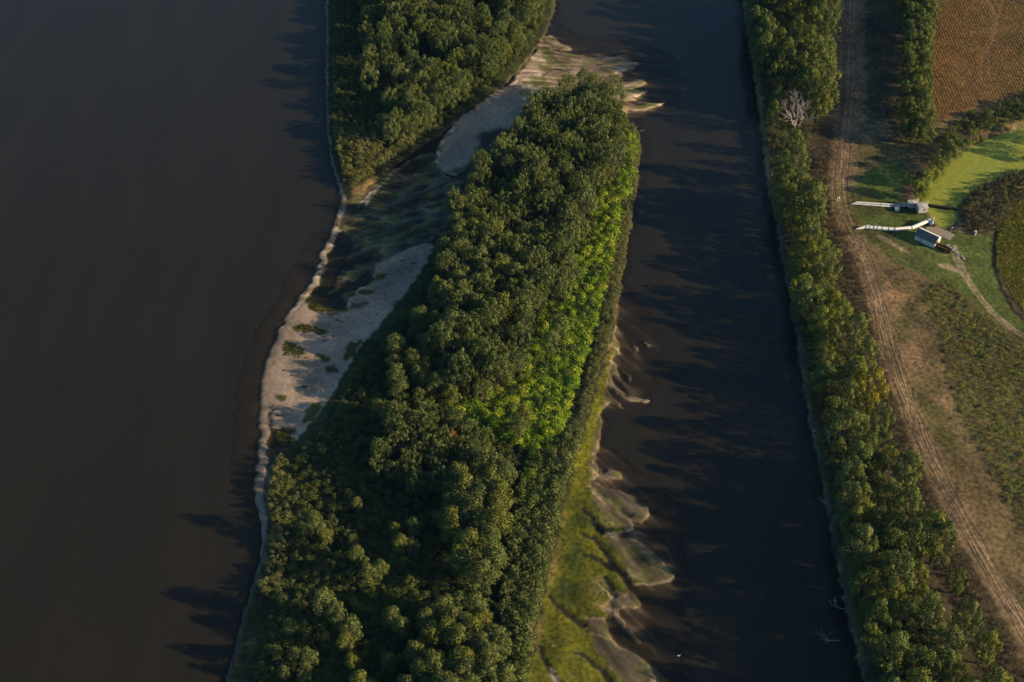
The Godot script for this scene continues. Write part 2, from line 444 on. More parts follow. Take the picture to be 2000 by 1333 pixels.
	paint.call(lin(0.34, 0.28, 0.22, 0.8), 1, [[1066, 1300, 1090, 1316, 1100, 1340, 1078, 1330], [1076, 1262, 1094, 1264, 1086, 1270]], 1.0)
	# wooded ground: dark leaf litter and low herbs
	var floor_color := lin(0.034, 0.040, 0.016)
	layer(floor_color, 1, func(i):
		fill(i, isle, floor_color)
		fill(i, isle_n, floor_color))
	paint.call(lin(0.042, 0.062, 0.016, 0.8), 3, [[560, 1180, 640, 1100, 720, 1130, 800, 1080, 850, 1120, 760, 1230, 720, 1333, 560, 1333], [640, 960, 760, 980, 820, 1040, 700, 1080]], 3.0)
	paint.call(lin(0.20, 0.135, 0.06, 0.85), 2, [[684, 372, 716, 356, 736, 350, 728, 366, 702, 386, 688, 386]], 1.2)
	# right bank: fields and meadow
	var meadow := lin(0.135, 0.104, 0.052)
	layer(meadow, 1, func(i): fill(i, bank, meadow))
	paint.call(lin(0.058, 0.050, 0.030, 0.9), 2, [[1560, 250, 1640, 250, 1640, 330, 1625, 390, 1640, 440, 1676, 500, 1704, 600, 1722, 690, 1752, 790, 1786, 880, 1830, 980, 1880, 1080, 1940, 1190, 2000, 1300, 2040, 1440, 1700, 1440, 1600, 900, 1540, 600, 1500, 340], [1690, -90, 1760, -90, 1760, 270, 1720, 300, 1690, 260]], 2.0)  # dark brush soil; second patch paints the hedgerow's shade into the ground colour
	layer(lin(0.082, 0.105, 0.028), 1, func(i): fill(i, lawn, lin(0.082, 0.105, 0.028)))
	paint.call(lin(0.075, 0.070, 0.028, 0.7), 3, [[1650, 380, 1700, 395, 1800, 420, 1760, 430, 1700, 425, 1660, 425], [1660, 450, 1730, 460, 1790, 500, 1830, 540, 1760, 510, 1700, 480]], 2.0)
	paint.call(lin(0.085, 0.085, 0.035, 0.8), 2, [[1660, 290, 1760, 286, 1820, 270, 1860, 262, 1880, 280, 1850, 300, 1800, 330, 1780, 320, 1740, 312, 1690, 332, 1650, 352]], 2.0)
	paint.call(lin(0.22, 0.145, 0.085, 0.85), 3, [[1716, 545, 1756, 572, 1774, 606, 1744, 634, 1722, 600], [1740, 650, 1770, 660, 1790, 720, 1776, 740, 1748, 690], [1770, 676, 1790, 684, 1806, 716, 1816, 756, 1796, 720, 1770, 704], [1800, 775, 1850, 780, 1864, 812, 1840, 806], [1860, 970, 1900, 990, 1940, 1060, 1916, 1040, 1880, 1010], [1700, 240, 1760, 262, 1700, 288, 1672, 280]], 2.5)
	paint.call(lin(0.088, 0.082, 0.032, 0.8), 3, [[1730, 660, 1790, 590, 1802, 580, 1780, 640, 1744, 690], [1770, 760, 1830, 800, 1880, 900, 1850, 900, 1800, 820]], 2.5)
	# bare scrapes on the lawn
	paint.call(lin(0.25, 0.195, 0.13, 0.9), 2, [[1712, 466, 1730, 472, 1776, 500, 1770, 504, 1740, 488, 1712, 474], [1826, 524, 1850, 522, 1890, 540, 1896, 552, 1860, 540, 1828, 530], [1840, 505, 1852, 507, 1850, 512, 1842, 510], [1862, 480, 1872, 500, 1880, 540, 1894, 560, 1880, 560, 1866, 520]], 0.9)
	layer(lin(0.05, 0.036, 0.026), 1, func(i): fill(i, area([1762, 366, 1790, 362, 1792, 396, 1772, 402, 1756, 392], 1.4), lin(0.085, 0.06, 0.042)))
	# the track: bare tan wheel lanes with dark ruts
	layer(lin(0.205, 0.145, 0.092, 0.8), 2, func(i): stroke(i, rough(track, false, 1.0), 8.2, lin(0.205, 0.145, 0.092, 0.8)))
	layer(lin(0.165, 0.115, 0.072, 0.8), 2, func(i): stroke(i, rough(smooth(outline([1664, 70, 1662, 150, 1658, 230, 1650, 300, 1640, 372]), false), false, 1.6), 12.5, lin(0.165, 0.115, 0.072, 0.8)))
	layer(lin(0.115, 0.095, 0.045, 0.85), 2, func(i):
		var c := lin(0.115, 0.095, 0.045, 0.85)
		fill(i, area([1618, 372, 1660, 356, 1664, 420, 1690, 470, 1660, 478, 1630, 430], 1.5), c)
		fill(i, area([1722, 668, 1740, 672, 1764, 740, 1748, 752, 1726, 700], 1.2), c))
	for off in [-3.1, -2.3, -1.1, -0.2, 0.9, 2.2, 3.2]:
		var line := PackedVector2Array()
		for k in track.size() - 1:
			var d := (track[k + 1] - track[k]).normalized().orthogonal()
			line.append(track[k] + d * (off + ragged.get_noise_2d(k * 3.0, off * 40.0) * 1.0))
		var c := lin(0.080, 0.061, 0.039, 0.58) if off != -0.2 and off != 2.2 else lin(0.27, 0.2, 0.13, 0.8)
		layer(c, 1, func(i): stroke(i, rough(line, false, 0.25), 0.55, c))
		stroke(bump, line, 0.5, Color(0.28, 0.28, 0.28))
	lines.call(lin(0.125, 0.10, 0.055, 0.6), 1, [[1690, 478, 1740, 506, 1800, 536, 1860, 556, 1890, 560], [1684, 484, 1730, 512, 1790, 548], [1664, 352, 1700, 334, 1740, 318], [1660, 362, 1700, 342, 1750, 316], [1652, 440, 1640, 400, 1640, 370], [1770, 330, 1720, 322, 1670, 352]], 1.0, 0.8, 0.5)
	# mown arcs on the lane beside the bean field
	for k in 7:
		var o := k * 6.0
		lines.call(lin(0.05, 0.062, 0.02, 0.6), 1, [[1880 + o, 560 - o, 1910 + o, 590 - o, 1950 + o * 0.8, 632 - o * 0.6, 1996 + o, 660 - o * 0.5]], 0.5, 0.5, 0.3)
	layer(lin(0.30, 0.235, 0.165), 1, func(i): stroke(i, rough(path, false, 0.3), 2.6, lin(0.30, 0.235, 0.165)))
	layer(lin(0.11, 0.10, 0.05, 0.9), 1, func(i): stroke(i, rough(path, false, 0.3), 0.8, lin(0.11, 0.10, 0.05, 0.9)))
	layer(lin(0.135, 0.085, 0.045), 1, func(i): fill(i, crop, lin(0.13, 0.080, 0.042)))
	layer(lin(0.06, 0.058, 0.02), 1, func(i): fill(i, beans, lin(0.06, 0.058, 0.02)))
	layer(lin(0.055, 0.05, 0.026), 1, func(i):
		fill(i, area(WEEDS, 1.5), lin(0.095, 0.085, 0.036))
		fill(i, area(BRUSH_HILL, 1.0), lin(0.05, 0.045, 0.026)))
	layer(lin(0.028, 0.026, 0.016), 1, func(i): stroke(i, rough(smooth(outline([1945, 460, 1940, 500, 1938, 530, 1958, 585, 1990, 630, 2040, 655]), false), false, 0.6), 1.8, lin(0.028, 0.026, 0.016)))
	layer(lin(0.2, 0.17, 0.13), 1, func(i): fill(i, area([1812, 442, 1826, 440, 1850, 452, 1858, 466, 1842, 470], 0.3, true, 2.0), lin(0.23, 0.19, 0.145)))

	# --- heights from the shore map: a narrow and a wide softening together, so that thin bars survive and the water shelves
	var near_shore: Image = shore.duplicate()
	var mid_shore: Image = shore.duplicate()
	soften(near_shore, 1)
	soften(mid_shore, 4)
	soften(shore, 6)
	soften(tops, 4)
	var sa := near_shore.get_data().to_float32_array()
	var sm := mid_shore.get_data().to_float32_array()
	var sb := shore.get_data().to_float32_array()
	var st := tops.get_data().to_float32_array()
	var n1 := noise_bytes(31, 0.025, 4)
	var n2 := noise_bytes(57, 0.13, 3)
	var shoal := FastNoiseLite.new()
	shoal.seed = 8
	shoal.frequency = 0.11
	shoal.fractal_type = FastNoiseLite.FRACTAL_RIDGED
	shoal.fractal_octaves = 2
	height.resize(MW * MH)
	var rgba := albedo.get_data()
	var bm := bump.get_data()
	var zb := zones.get_data()
	var n3 := noise_bytes(91, 0.006, 3)
	for i in MW * MH:
		var a := n1[i] * 0.00392 - 0.5
		var b := n2[i] * 0.00392 - 0.5
		var ridge := 0.0
		if sm[i] > 0.02 and zb[i] < 2:
			var x := X0 + (i % MW) * RES
			var z := Z0 + (i / MW) * RES
			if z < -540.0 and x > 5.0:
				ridge = shoal.get_noise_2d(x * 0.22 + z * 0.1, z * 1.1 - x * 0.08)
			elif x > 20.0:
				ridge = shoal.get_noise_2d((x * 0.6 + z * 0.8) * 0.2, (x * 0.8 - z * 0.6) * 0.9)
			elif zb[i] == 1 and z < -440.0 and x > -105.0 and sm[i] < 0.8:
				ridge = shoal.get_noise_2d(x * 0.3 + a * 3.0, z * 0.8 + x * 0.25 + b * 2.0)
		var s := sa[i] * 0.52 + sm[i] * 0.26 + sb[i] * 0.22
		var d := s - 0.46 + a * 0.07 + b * 0.02 + ridge * 0.13
		if s > 0.9:
			d = maxf(d, 0.3)
		var h := 0.0
		if d < 0.0:
			h = -2.2 * pow(minf(1.0, -d * 2.17), 1.25)
		else:
			h = st[i] * minf(1.0, d * 2.6) + a * 0.12 * minf(1.0, d * 4.0)
		height[i] = h
		var grain := 1.0
		if zb[i] < 2:
			grain = 0.5
		var f := 1.0 + (a * 0.42 + b * 0.55) * grain + (n3[i] * 0.00392 - 0.5) * 0.30
		if ridge != 0.0:
			f *= 1.0 + ridge * 0.50
		if h < 0.10:
			f *= lerpf(0.68, 1.0, clampf(h / 0.10, 0.0, 1.0))
		var j := i * 4
		if ridge != 0.0 and a > -0.02 and zb[i] == 1:
			# a film of green algae over parts of the bars
			var g := minf(0.75, (a + 0.02) * 3.2)
			rgba[j] = int(lerpf(rgba[j], 74.0, g))
			rgba[j + 1] = int(lerpf(rgba[j + 1], 76.0, g))
			rgba[j + 2] = int(lerpf(rgba[j + 2], 46.0, g))
		rgba[j] = mini(255, int(rgba[j] * (f + 0.04 * a)))
		rgba[j + 1] = mini(255, int(rgba[j + 1] * f))
		rgba[j + 2] = mini(255, int(rgba[j + 2] * (f - 0.06 * a)))
		rgba[j + 3] = 255
		bm[i] = clampi(int(bm[i] + (a * 40.0 + b * 70.0) * grain * grain), 0, 255)
	albedo = Image.create_from_data(MW, MH, false, Image.FORMAT_RGBA8, rgba)
	bump = Image.create_from_data(MW, MH, false, Image.FORMAT_L8, bm)


var beach_outline := PackedVector2Array()

func area_beach() -> PackedVector2Array:
	if beach_outline.is_empty():
		beach_outline = area(BEACH, 0.5)
	return beach_outline


func noise_bytes(s: int, freq: float, octaves: int) -> PackedByteArray:
	var n := FastNoiseLite.new()
	n.seed = s
	n.noise_type = FastNoiseLite.TYPE_SIMPLEX_SMOOTH
	n.frequency = freq * RES * 3.0
	n.fractal_octaves = octaves
	var img := n.get_image(MW, MH, false, false, true)
	img.convert(Image.FORMAT_L8)
	return img.get_data()


func at_height(x: float, z: float) -> float:
	var i := clampi(int((x - X0) / RES), 0, MW - 1)
	var j := clampi(int((z - Z0) / RES), 0, MH - 1)
	return height[j * MW + i]


func on_ground(px: float, py: float) -> Vector3:
	var p := ground(px, py)
	for k in 3:
		p = ground(px, py, at_height(p.x, p.z))
	return p


# ------------------------------------------------------------------ materials

func mat(r: float, g: float, b: float, rough_ := 0.9, metal := 0.0) -> StandardMaterial3D:
	var m := StandardMaterial3D.new()
	m.albedo_color = lin(r, g, b)
	m.roughness = rough_
	m.metallic = metal
	m.metallic_specular = 0.35
	return m


func leaf_mat(r: float, g: float, b: float) -> StandardMaterial3D:
	var m := mat(r, g, b, 0.62)
	m.vertex_color_use_as_albedo = true
	m.cull_mode = BaseMaterial3D.CULL_DISABLED
	m.backlight_enabled = true
	m.backlight = Color(0.40, 0.43, 0.18)
	m.metallic_specular = 0.25
	return m


func speckled(m: StandardMaterial3D, freq: float, low: float, relief := 0.0) -> StandardMaterial3D:
	# grain and wear in the base colour
	var n := FastNoiseLite.new()
	n.seed = 12
	n.frequency = freq
	n.fractal_octaves = 4
	var g := Gradient.new()
	g.set_color(0, Color(low, low, low))
	g.set_color(1, Color(1, 1, 1))
	var t := NoiseTexture2D.new()
	t.width = 256
	t.height = 256
	t.seamless = true
	t.noise = n
	t.color_ramp = g
	m.albedo_texture = t
	m.uv1_triplanar = true
	m.uv1_world_triplanar = true
	m.uv1_scale = Vector3(0.25, 0.25, 0.25)
	if relief > 0.0:
		m.heightmap_enabled = true
		m.heightmap_texture = t
		m.heightmap_scale = relief
	return m


func materials() -> void:
	M.leaf_green = leaf_mat(1.0, 1.0, 1.0)
	M.leaf_grey = leaf_mat(1.0, 0.98, 1.12)
	M.leaf_dark = leaf_mat(0.80, 0.84, 0.82)
	M.leaf_yellow = leaf_mat(1.25, 1.12, 0.8)
	M.leaf_lime = leaf_mat(1.5, 1.45, 0.75)
	M.leaf_gold = leaf_mat(2.3, 1.6, 0.6)
	M.leaf_rust = leaf_mat(2.4, 0.95, 0.5)
	M.leaf_pale = leaf_mat(1.12, 1.08, 1.15)
	M.bark = mat(0.11, 0.09, 0.07)
	M.pale_wood = mat(0.34, 0.31, 0.275, 0.85)
	M.grey_wood = mat(0.26, 0.23, 0.21, 0.85)
	M.white_paint = speckled(mat(0.86, 0.84, 0.80, 0.45), 0.02, 0.9)
	M.white_metal = speckled(mat(0.78, 0.76, 0.70, 0.4), 0.03, 0.88)
	M.grey_metal = speckled(mat(0.50, 0.50, 0.48, 0.5), 0.03, 0.8)
	M.roof_grey = speckled(mat(0.52, 0.52, 0.50, 0.6), 0.03, 0.8)
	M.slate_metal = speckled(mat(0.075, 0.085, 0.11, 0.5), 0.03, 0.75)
	M.dark_steel = speckled(mat(0.07, 0.06, 0.05, 0.6), 0.03, 0.6)
	M.rust = speckled(mat(0.16, 0.065, 0.03, 0.85), 0.03, 0.55)
	M.blue_paint = mat(0.22, 0.38, 0.62, 0.45)
	M.yellow_paint = mat(0.75, 0.52, 0.05, 0.5)
	M.concrete = speckled(mat(0.36, 0.31, 0.25, 0.9), 0.05, 0.65, 3.0)
	M.timber = speckled(mat(0.055, 0.036, 0.024, 0.9), 0.05, 0.6)
	M.rubble = speckled(mat(0.46, 0.43, 0.39, 0.9), 0.06, 0.6)
	M.feather = mat(0.8, 0.78, 0.74, 0.8)
	M.glass_dark = mat(0.03, 0.035, 0.04, 0.15)


# ------------------------------------------------------------------ land and water

func build_terrain() -> void:
	var nx := MW / STEP + 1
	var nz := MH / STEP + 1
	var verts := PackedVector3Array()
	var uvs := PackedVector2Array()
	verts.resize(nx * nz)
	uvs.resize(nx * nz)
	for j in nz:
		var mj := mini(j * STEP, MH - 1)
		for i in nx:
			var mi := mini(i * STEP, MW - 1)
			var x := X0 + i * STEP * RES
			var z := Z0 + j * STEP * RES
			var y := height[mj * MW + mi]
			# the outermost cells run on to the horizon
			if i == 0:
				x = -6000.0
			if i == nx - 1:
				x = 6000.0
			if j == 0:
				z = -7000.0
			if j == nz - 1:
				z = 3000.0
			verts[j * nx + i] = Vector3(x, y, z)
			uvs[j * nx + i] = Vector2(float(mi) / MW, float(mj) / MH)
	var normals := PackedVector3Array()
	normals.resize(nx * nz)
	for j in nz:
		for i in nx:
			var a := verts[j * nx + maxi(i - 1, 0)]
			var b := verts[j * nx + mini(i + 1, nx - 1)]
			var c := verts[maxi(j - 1, 0) * nx + i]
			var d := verts[mini(j + 1, nz - 1) * nx + i]
			normals[j * nx + i] = (d - c).cross(b - a).normalized()
	var index := []
	for k in 10:
		index.append(PackedInt32Array())
	var zb := zones.get_data()
	for k in 10:
		var list := PackedInt32Array()
		for j in nz - 1:
			var row := mini(j * STEP + 1, MH - 1) * MW
			for i in nx - 1:
				if zb[row + mini(i * STEP + 1, MW - 1)] == k:
					var p := j * nx + i
					list.append_array([p, p + 1, p + nx, p + 1, p + nx + 1, p + nx])
		index[k] = list
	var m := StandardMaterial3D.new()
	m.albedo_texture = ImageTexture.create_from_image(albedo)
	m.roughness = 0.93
	m.metallic_specular = 0.2
	m.texture_repeat = false
	m.heightmap_enabled = true
	m.heightmap_texture = ImageTexture.create_from_image(bump)
	m.heightmap_scale = 42.0
	var names := ["river_bed", "sandbar", "island_ground", "green_flat", "meadow", "lawn", "dirt_track", "field", "farm_path", "pond_bed"]
	var labels := ["muddy bed of the river and the channel below the water", "pale sand and brown mud bars along the island shores", "dark leafy soil under the trees of both wooded islands", "yellow green grassy flat with creeks on the island's channel side",
		"dry brown meadow on the bank behind the levee trees", "mown green lawn round the pump station", "bare tan track with dark wheel ruts along the levee", "soil of the crop fields beyond the pond and beside the lane", "pale two-wheel gravel path curving from the shed to the fields", "muddy bed of the duckweed pond"]
	for k in 10:
		if index[k].is_empty():
			continue
		var remap := {}
		var v := PackedVector3Array()
		var n := PackedVector3Array()
		var u := PackedVector2Array()
		var ind := PackedInt32Array()
		for p in index[k]:
			var q: int = remap.get(p, -1)
			if q < 0:
				q = v.size()
				remap[p] = q
				v.append(verts[p])
				n.append(normals[p])
				u.append(uvs[p])
			ind.append(q)
		var arr := []
		arr.resize(Mesh.ARRAY_MAX)
		arr[Mesh.ARRAY_VERTEX] = v
		arr[Mesh.ARRAY_NORMAL] = n
		arr[Mesh.ARRAY_TEX_UV] = u
		arr[Mesh.ARRAY_INDEX] = ind
		var mesh := ArrayMesh.new()
		mesh.add_surface_from_arrays(Mesh.PRIMITIVE_TRIANGLES, arr)
		tag(top_mesh(names[k], mesh, m), labels[k], "", "", "structure")


func build_river() -> void:
	# turbid brown water: one level sheet that lets the bed show where it is shallow
	var bytes := PackedByteArray()
	bytes.resize(MW * MH * 4)
	var c := lin(0.0198, 0.0176, 0.0112)
	var r := int(c.r * 255.0)
	var g := int(c.g * 255.0)
	var b := int(c.b * 255.0)
	# silt streaks drawn out along the flow, and small wind ripples
	var streak := FastNoiseLite.new()
	streak.seed = 77
	streak.frequency = 0.03
	streak.fractal_octaves = 3
	var small := streak.get_image(MW / 2, MH / 12, false, false, true)
	small.convert(Image.FORMAT_L8)
	small.resize(MW, MH, Image.INTERPOLATE_CUBIC)
	var silt := small.get_data()
	var ripples := noise_bytes(303, 0.30, 2)
	for i in MW * MH:
		var j := i * 4
		var k := 0.92 + 0.16 * silt[i] * 0.00392
		bytes[j] = int(r * k)
		bytes[j + 1] = int(g * k)
		bytes[j + 2] = int(b * k)
		var h := height[i]
		bytes[j + 3] = 250 if h < -1.6 else clampi(int(255.0 * (0.98 - 0.90 * exp(1.35 * minf(h, 0.0)))), 20, 250)
	var img := Image.create_from_data(MW, MH, false, Image.FORMAT_RGBA8, bytes)
	var m := StandardMaterial3D.new()
	m.albedo_texture = ImageTexture.create_from_image(img)
	m.transparency = BaseMaterial3D.TRANSPARENCY_ALPHA
	m.texture_repeat = false
	m.roughness = 0.16
	m.metallic_specular = 0.29
	m.heightmap_enabled = true
	m.heightmap_texture = ImageTexture.create_from_image(Image.create_from_data(MW, MH, false, Image.FORMAT_L8, ripples))
	m.heightmap_scale = 9.0
	var v := PackedVector3Array()
	var u := PackedVector2Array()
	var n := PackedVector3Array()
	var ind := PackedInt32Array()
	var xs := [-6000.0, X0, X0 + MW * RES, 6000.0]
	var zs := [-7000.0, Z0, Z0 + MH * RES, 3000.0]
	for j in 4:
		for i in 4:
			v.append(Vector3(xs[i], 0.0, zs[j]))
			n.append(Vector3.UP)
			u.append(Vector2(0.0 if i < 2 else 1.0, 0.0 if j < 2 else 1.0))
	for j in 3:
		for i in 3:
			var p := j * 4 + i
			ind.append_array([p, p + 1, p + 4, p + 1, p + 5, p + 4])
	var arr := []
	arr.resize(Mesh.ARRAY_MAX)
	arr[Mesh.ARRAY_VERTEX] = v
	arr[Mesh.ARRAY_NORMAL] = n
	arr[Mesh.ARRAY_TEX_UV] = u
	arr[Mesh.ARRAY_INDEX] = ind
	var mesh := ArrayMesh.new()
	mesh.add_surface_from_arrays(Mesh.PRIMITIVE_TRIANGLES, arr)
	tag(top_mesh("river", mesh, m), "wide calm brown river and its narrow side channel", "", "", "structure")


func build_pond() -> void:
	var pts := smooth(outline(POND, 1.2), true)
	var grown := Geometry2D.offset_polygon(pts, 1.5)
	if grown.size():
		pts = grown[0]
	var tri := Geometry2D.triangulate_polygon(pts)
	var st := SurfaceTool.new()
	st.begin(Mesh.PRIMITIVE_TRIANGLES)
	for k in range(0, tri.size(), 3):
		var a := pts[tri[k]]
		var b := pts[tri[k + 1]]
		var c := pts[tri[k + 2]]
		if (b - a).cross(c - a) < 0.0:
			var s := b
			b = c
			c = s
		for p in [a, b, c]:
			st.set_normal(Vector3.UP)
			st.add_vertex(Vector3(p.x, 1.2, p.y))
	var m := speckled(mat(0.25, 0.29, 0.042, 0.75), 0.02, 0.86)
	m.uv1_scale = Vector3(0.05, 0.05, 0.05)
	tag(top_mesh("pond", st.commit(), m), "pond covered from edge to edge with bright green duckweed", "", "", "structure")


# ------------------------------------------------------------------ foliage

func leaves(lobes: Array, density: float, size: float, col: Color, s: int, droop := 0.3) -> ArrayMesh:
	# many leaf sprays spread over and just inside the lobes of a crown. lobe = [centre, radii, tone]
	var r := RandomNumberGenerator.new()
	r.seed = s
	var v := PackedVector3Array()
	var n := PackedVector3Array()
	var cs := PackedColorArray()
	var ind := PackedInt32Array()
	for lobe in lobes:
		var c: Vector3 = lobe[0]
		var rad: Vector3 = lobe[1]
		var tone: float = lobe[2]
		var warm: float = r.randf_range(0.92, 1.10)
		var count := int(density * 4.2 * (rad.x * rad.y + rad.y * rad.z + rad.x * rad.z))
		for k in count:
			var d := Vector3(r.randfn(), r.randfn(), r.randfn()).normalized()
			if d.y < -0.35 and r.randf() < 0.75:
				d.y = -d.y
			var depth := 1.0 - 0.34 * r.randf() * r.randf() + 0.30 * pow(r.randf(), 3.0)
			var p := c + d * rad * depth
			var out := (d / rad).normalized()
			var face := (out + Vector3(r.randfn(), r.randfn() + 0.2, r.randfn()) * 0.55).normalized()
			var axis := face.cross(Vector3(r.randfn(), r.randfn() - droop, r.randfn())).normalized()
			var side := axis.cross(face).normalized()
			var ls := size * r.randf_range(0.6, 1.35)
			var nn := (face * 0.6 + out * 0.5).normalized()
			var t := tone * r.randf_range(0.75, 1.25)
			var cc := Color(col.r * t * warm, col.g * t, col.b * t * r.randf_range(0.8, 1.2))
			var at := v.size()
			v.append(p - axis * ls * 0.5)
			v.append(p + side * ls * 0.36 + face * ls * 0.10)
			v.append(p + axis * ls * 0.6 - face * ls * 0.08)
			v.append(p - side * ls * 0.36 + face * ls * 0.10)
			for q in 4:
				n.append(nn)
				cs.append(cc)
			ind.append_array([at, at + 2, at + 1, at, at + 3, at + 2])
	var arr := []
	arr.resize(Mesh.ARRAY_MAX)
	arr[Mesh.ARRAY_VERTEX] = v
	arr[Mesh.ARRAY_NORMAL] = n
	arr[Mesh.ARRAY_COLOR] = cs
	arr[Mesh.ARRAY_INDEX] = ind
	var mesh := ArrayMesh.new()
	mesh.add_surface_from_arrays(Mesh.PRIMITIVE_TRIANGLES, arr)
	return mesh


func tube(st: SurfaceTool, pts: Array, radii: Array, sides := 6, capped := true) -> void:
	# a tapered tube through pts
	var rings := []
	for k in pts.size():
		var d: Vector3 = ((pts[mini(k + 1, pts.size() - 1)] as Vector3) - (pts[maxi(k - 1, 0)] as Vector3)).normalized()
		var x := d.cross(Vector3.UP if absf(d.y) < 0.9 else Vector3.RIGHT).normalized()
		var y := x.cross(d)
		var ring := []
		for s in sides:
			var a := TAU * s / sides
			var o := x * cos(a) + y * sin(a)
			ring.append([(pts[k] as Vector3) + o * (radii[k] as float), o])
		rings.append(ring)
	for k in rings.size() - 1:
		for s in sides:
			var a: Array = rings[k][s]
			var b: Array = rings[k][(s + 1) % sides]
			var c: Array = rings[k + 1][s]
			var d: Array = rings[k + 1][(s + 1) % sides]
			for q in [a, b, c, b, d, c]:
				st.set_normal(q[1])
				st.add_vertex(q[0])
	if capped:
		for e in [0, rings.size() - 1]:
			var nrm: Vector3 = ((pts[e] as Vector3) - (pts[1 if e == 0 else e - 1] as Vector3)).normalized()
			for s in sides:
				var a: Array = rings[e][s]
				var b: Array = rings[e][(s + 1) % sides]
				for q in ([b[0], a[0], pts[e]] if e == 0 else [a[0], b[0], pts[e]]):
					st.set_normal(nrm)
					st.add_vertex(q)


func trunk_mesh(lobes: Array, top: float, thick: float) -> ArrayMesh:
	var st := SurfaceTool.new()
	st.begin(Mesh.PRIMITIVE_TRIANGLES)
	var fork := Vector3(0, top * 0.38, 0)
	tube(st, [Vector3(0, -0.6, 0), Vector3(0.05, top * 0.2, 0.05), fork, Vector3(0.1, top * 0.7, 0)], [thick * 1.35, thick, thick * 0.8, thick * 0.25], 7)
	for k in lobes.size():
		if k % 2 == 0:
			var c: Vector3 = lobes[k][0]
			var from := fork + Vector3(0, (k % 5) * top * 0.04, 0)
			tube(st, [from, from.lerp(c, 0.5) + Vector3(0, -0.4, 0), c], [thick * 0.42, thick * 0.26, thick * 0.06], 5, false)
	return st.commit()


func tufted(s: int) -> Array:
	# upright tree whose crown is a sheaf of narrow upright tufts
	var r := RandomNumberGenerator.new()
	r.seed = s
	var lobes := []
	var h := 17.0
	for k in 36:
		var a := k * 2.4 + r.randf_range(-0.5, 0.5)
		var d := 4.3 * sqrt((k + 0.4) / 36.0)
		var y := h - 2.4 - d * d * 0.22 + r.randf_range(-2.0, 1.6)
		var q := r.randf_range(0.42, 0.78)
		lobes.append([Vector3(cos(a) * d, y, sin(a) * d), Vector3(q, q * r.randf_range(1.9, 3.0), q), r.randf_range(0.75, 1.28)])
	for k in 7:
		var a := k * 0.9 + r.randf_range(-0.3, 0.3)
		lobes.append([Vector3(cos(a) * 3.3, r.randf_range(5.5, 10.0), sin(a) * 3.3), Vector3(1.3, 1.9, 1.3), r.randf_range(0.75, 1.1)])
	return lobes


func rounded(s: int) -> Array:
	# bushy tree whose crown is a few round cushions
	var r := RandomNumberGenerator.new()
	r.seed = s
	var lobes := []
	var n := r.randi_range(9, 13)
	for k in n:
		var a := k * 2.4 + r.randf_range(-0.4, 0.4)
		var d := 3.1 * sqrt((k + 0.2) / n)
		var y := 11.2 - d * d * 0.40 + r.randf_range(-1.1, 0.9)
		var q := r.randf_range(1.15, 1.75)
		lobes.append([Vector3(cos(a) * d, y, sin(a) * d), Vector3(q, q * r.randf_range(0.95, 1.25), q), r.randf_range(0.82, 1.18)])
	for k in 4:
		var a := k * 1.57 + r.randf_range(-0.3, 0.3)
		lobes.append([Vector3(cos(a) * 2.5, r.randf_range(4.0, 6.5), sin(a) * 2.5), Vector3(1.4, 1.5, 1.4), r.randf_range(0.8, 1.1)])
	return lobes


func spreading(s: int) -> Array:
	# big bank tree: a tall broken dome of many boughs reaching low
	var r := RandomNumberGenerator.new()
	r.seed = s
	var lobes := []
	for k in 27:
		var t := (k + 0.5) / 27.0
		var y := 19.0 - 14.5 * t
		var wide := 5.6 * sqrt(clampf(1.0 - pow(2.0 * (1.0 - t) - 0.86, 2.0) * 0.62, 0.12, 1.0)) * (0.45 + 0.62 * minf(1.0, t * 3.0))
		var a := k * 2.4 + r.randf_range(-0.6, 0.6)
		var d := wide * r.randf_range(0.55, 1.0)
		var q := r.randf_range(1.1, 2.2)
		lobes.append([Vector3(cos(a) * d, y + r.randf_range(-0.9, 0.9), sin(a) * d), Vector3(q, q * r.randf_range(0.8, 1.25), q), r.randf_range(0.8, 1.2)])
	return lobes


func bush(s: int, wide: float, tall: float, n: int) -> Array:
	var r := RandomNumberGenerator.new()
	r.seed = s
	var lobes := []
	for k in n:
		var a := k * 2.4
		var d := wide * 0.55 * sqrt((k + 0.1) / n)
		var q := wide * r.randf_range(0.32, 0.5)
		lobes.append([Vector3(cos(a) * d, tall * (0.62 - 0.25 * d / wide) + r.randf_range(-0.15, 0.2) * tall, sin(a) * d), Vector3(q, tall * r.randf_range(0.3, 0.42), q), r.randf_range(0.8, 1.2)])
	return lobes


var protos := {}

func proto(kind: String) -> Array:
	# [[crown mesh, trunk mesh], ...] of that kind, five or so of each
	if protos.has(kind):
		return protos[kind]
	var out := []
	for k in 6:
		var lobes: Array
		match kind:
			"tufted":
				lobes = tufted(100 + k)
				out.append([leaves(lobes, 5.2, 0.42, Color(0.096, 0.128, 0.036), 200 + k), trunk_mesh(lobes, 15.0, 0.26)])
			"rounded":
				lobes = rounded(300 + k)
				out.append([leaves(lobes, 5.0, 0.44, Color(0.098, 0.126, 0.036), 400 + k, 0.5), trunk_mesh(lobes, 10.5, 0.2)])
			"spreading":
				lobes = spreading(500 + k)
				out.append([leaves(lobes, 4.2, 0.52, Color(0.098, 0.128, 0.030), 600 + k), trunk_mesh(lobes, 17.0, 0.36)])
	protos[kind] = out
	return out


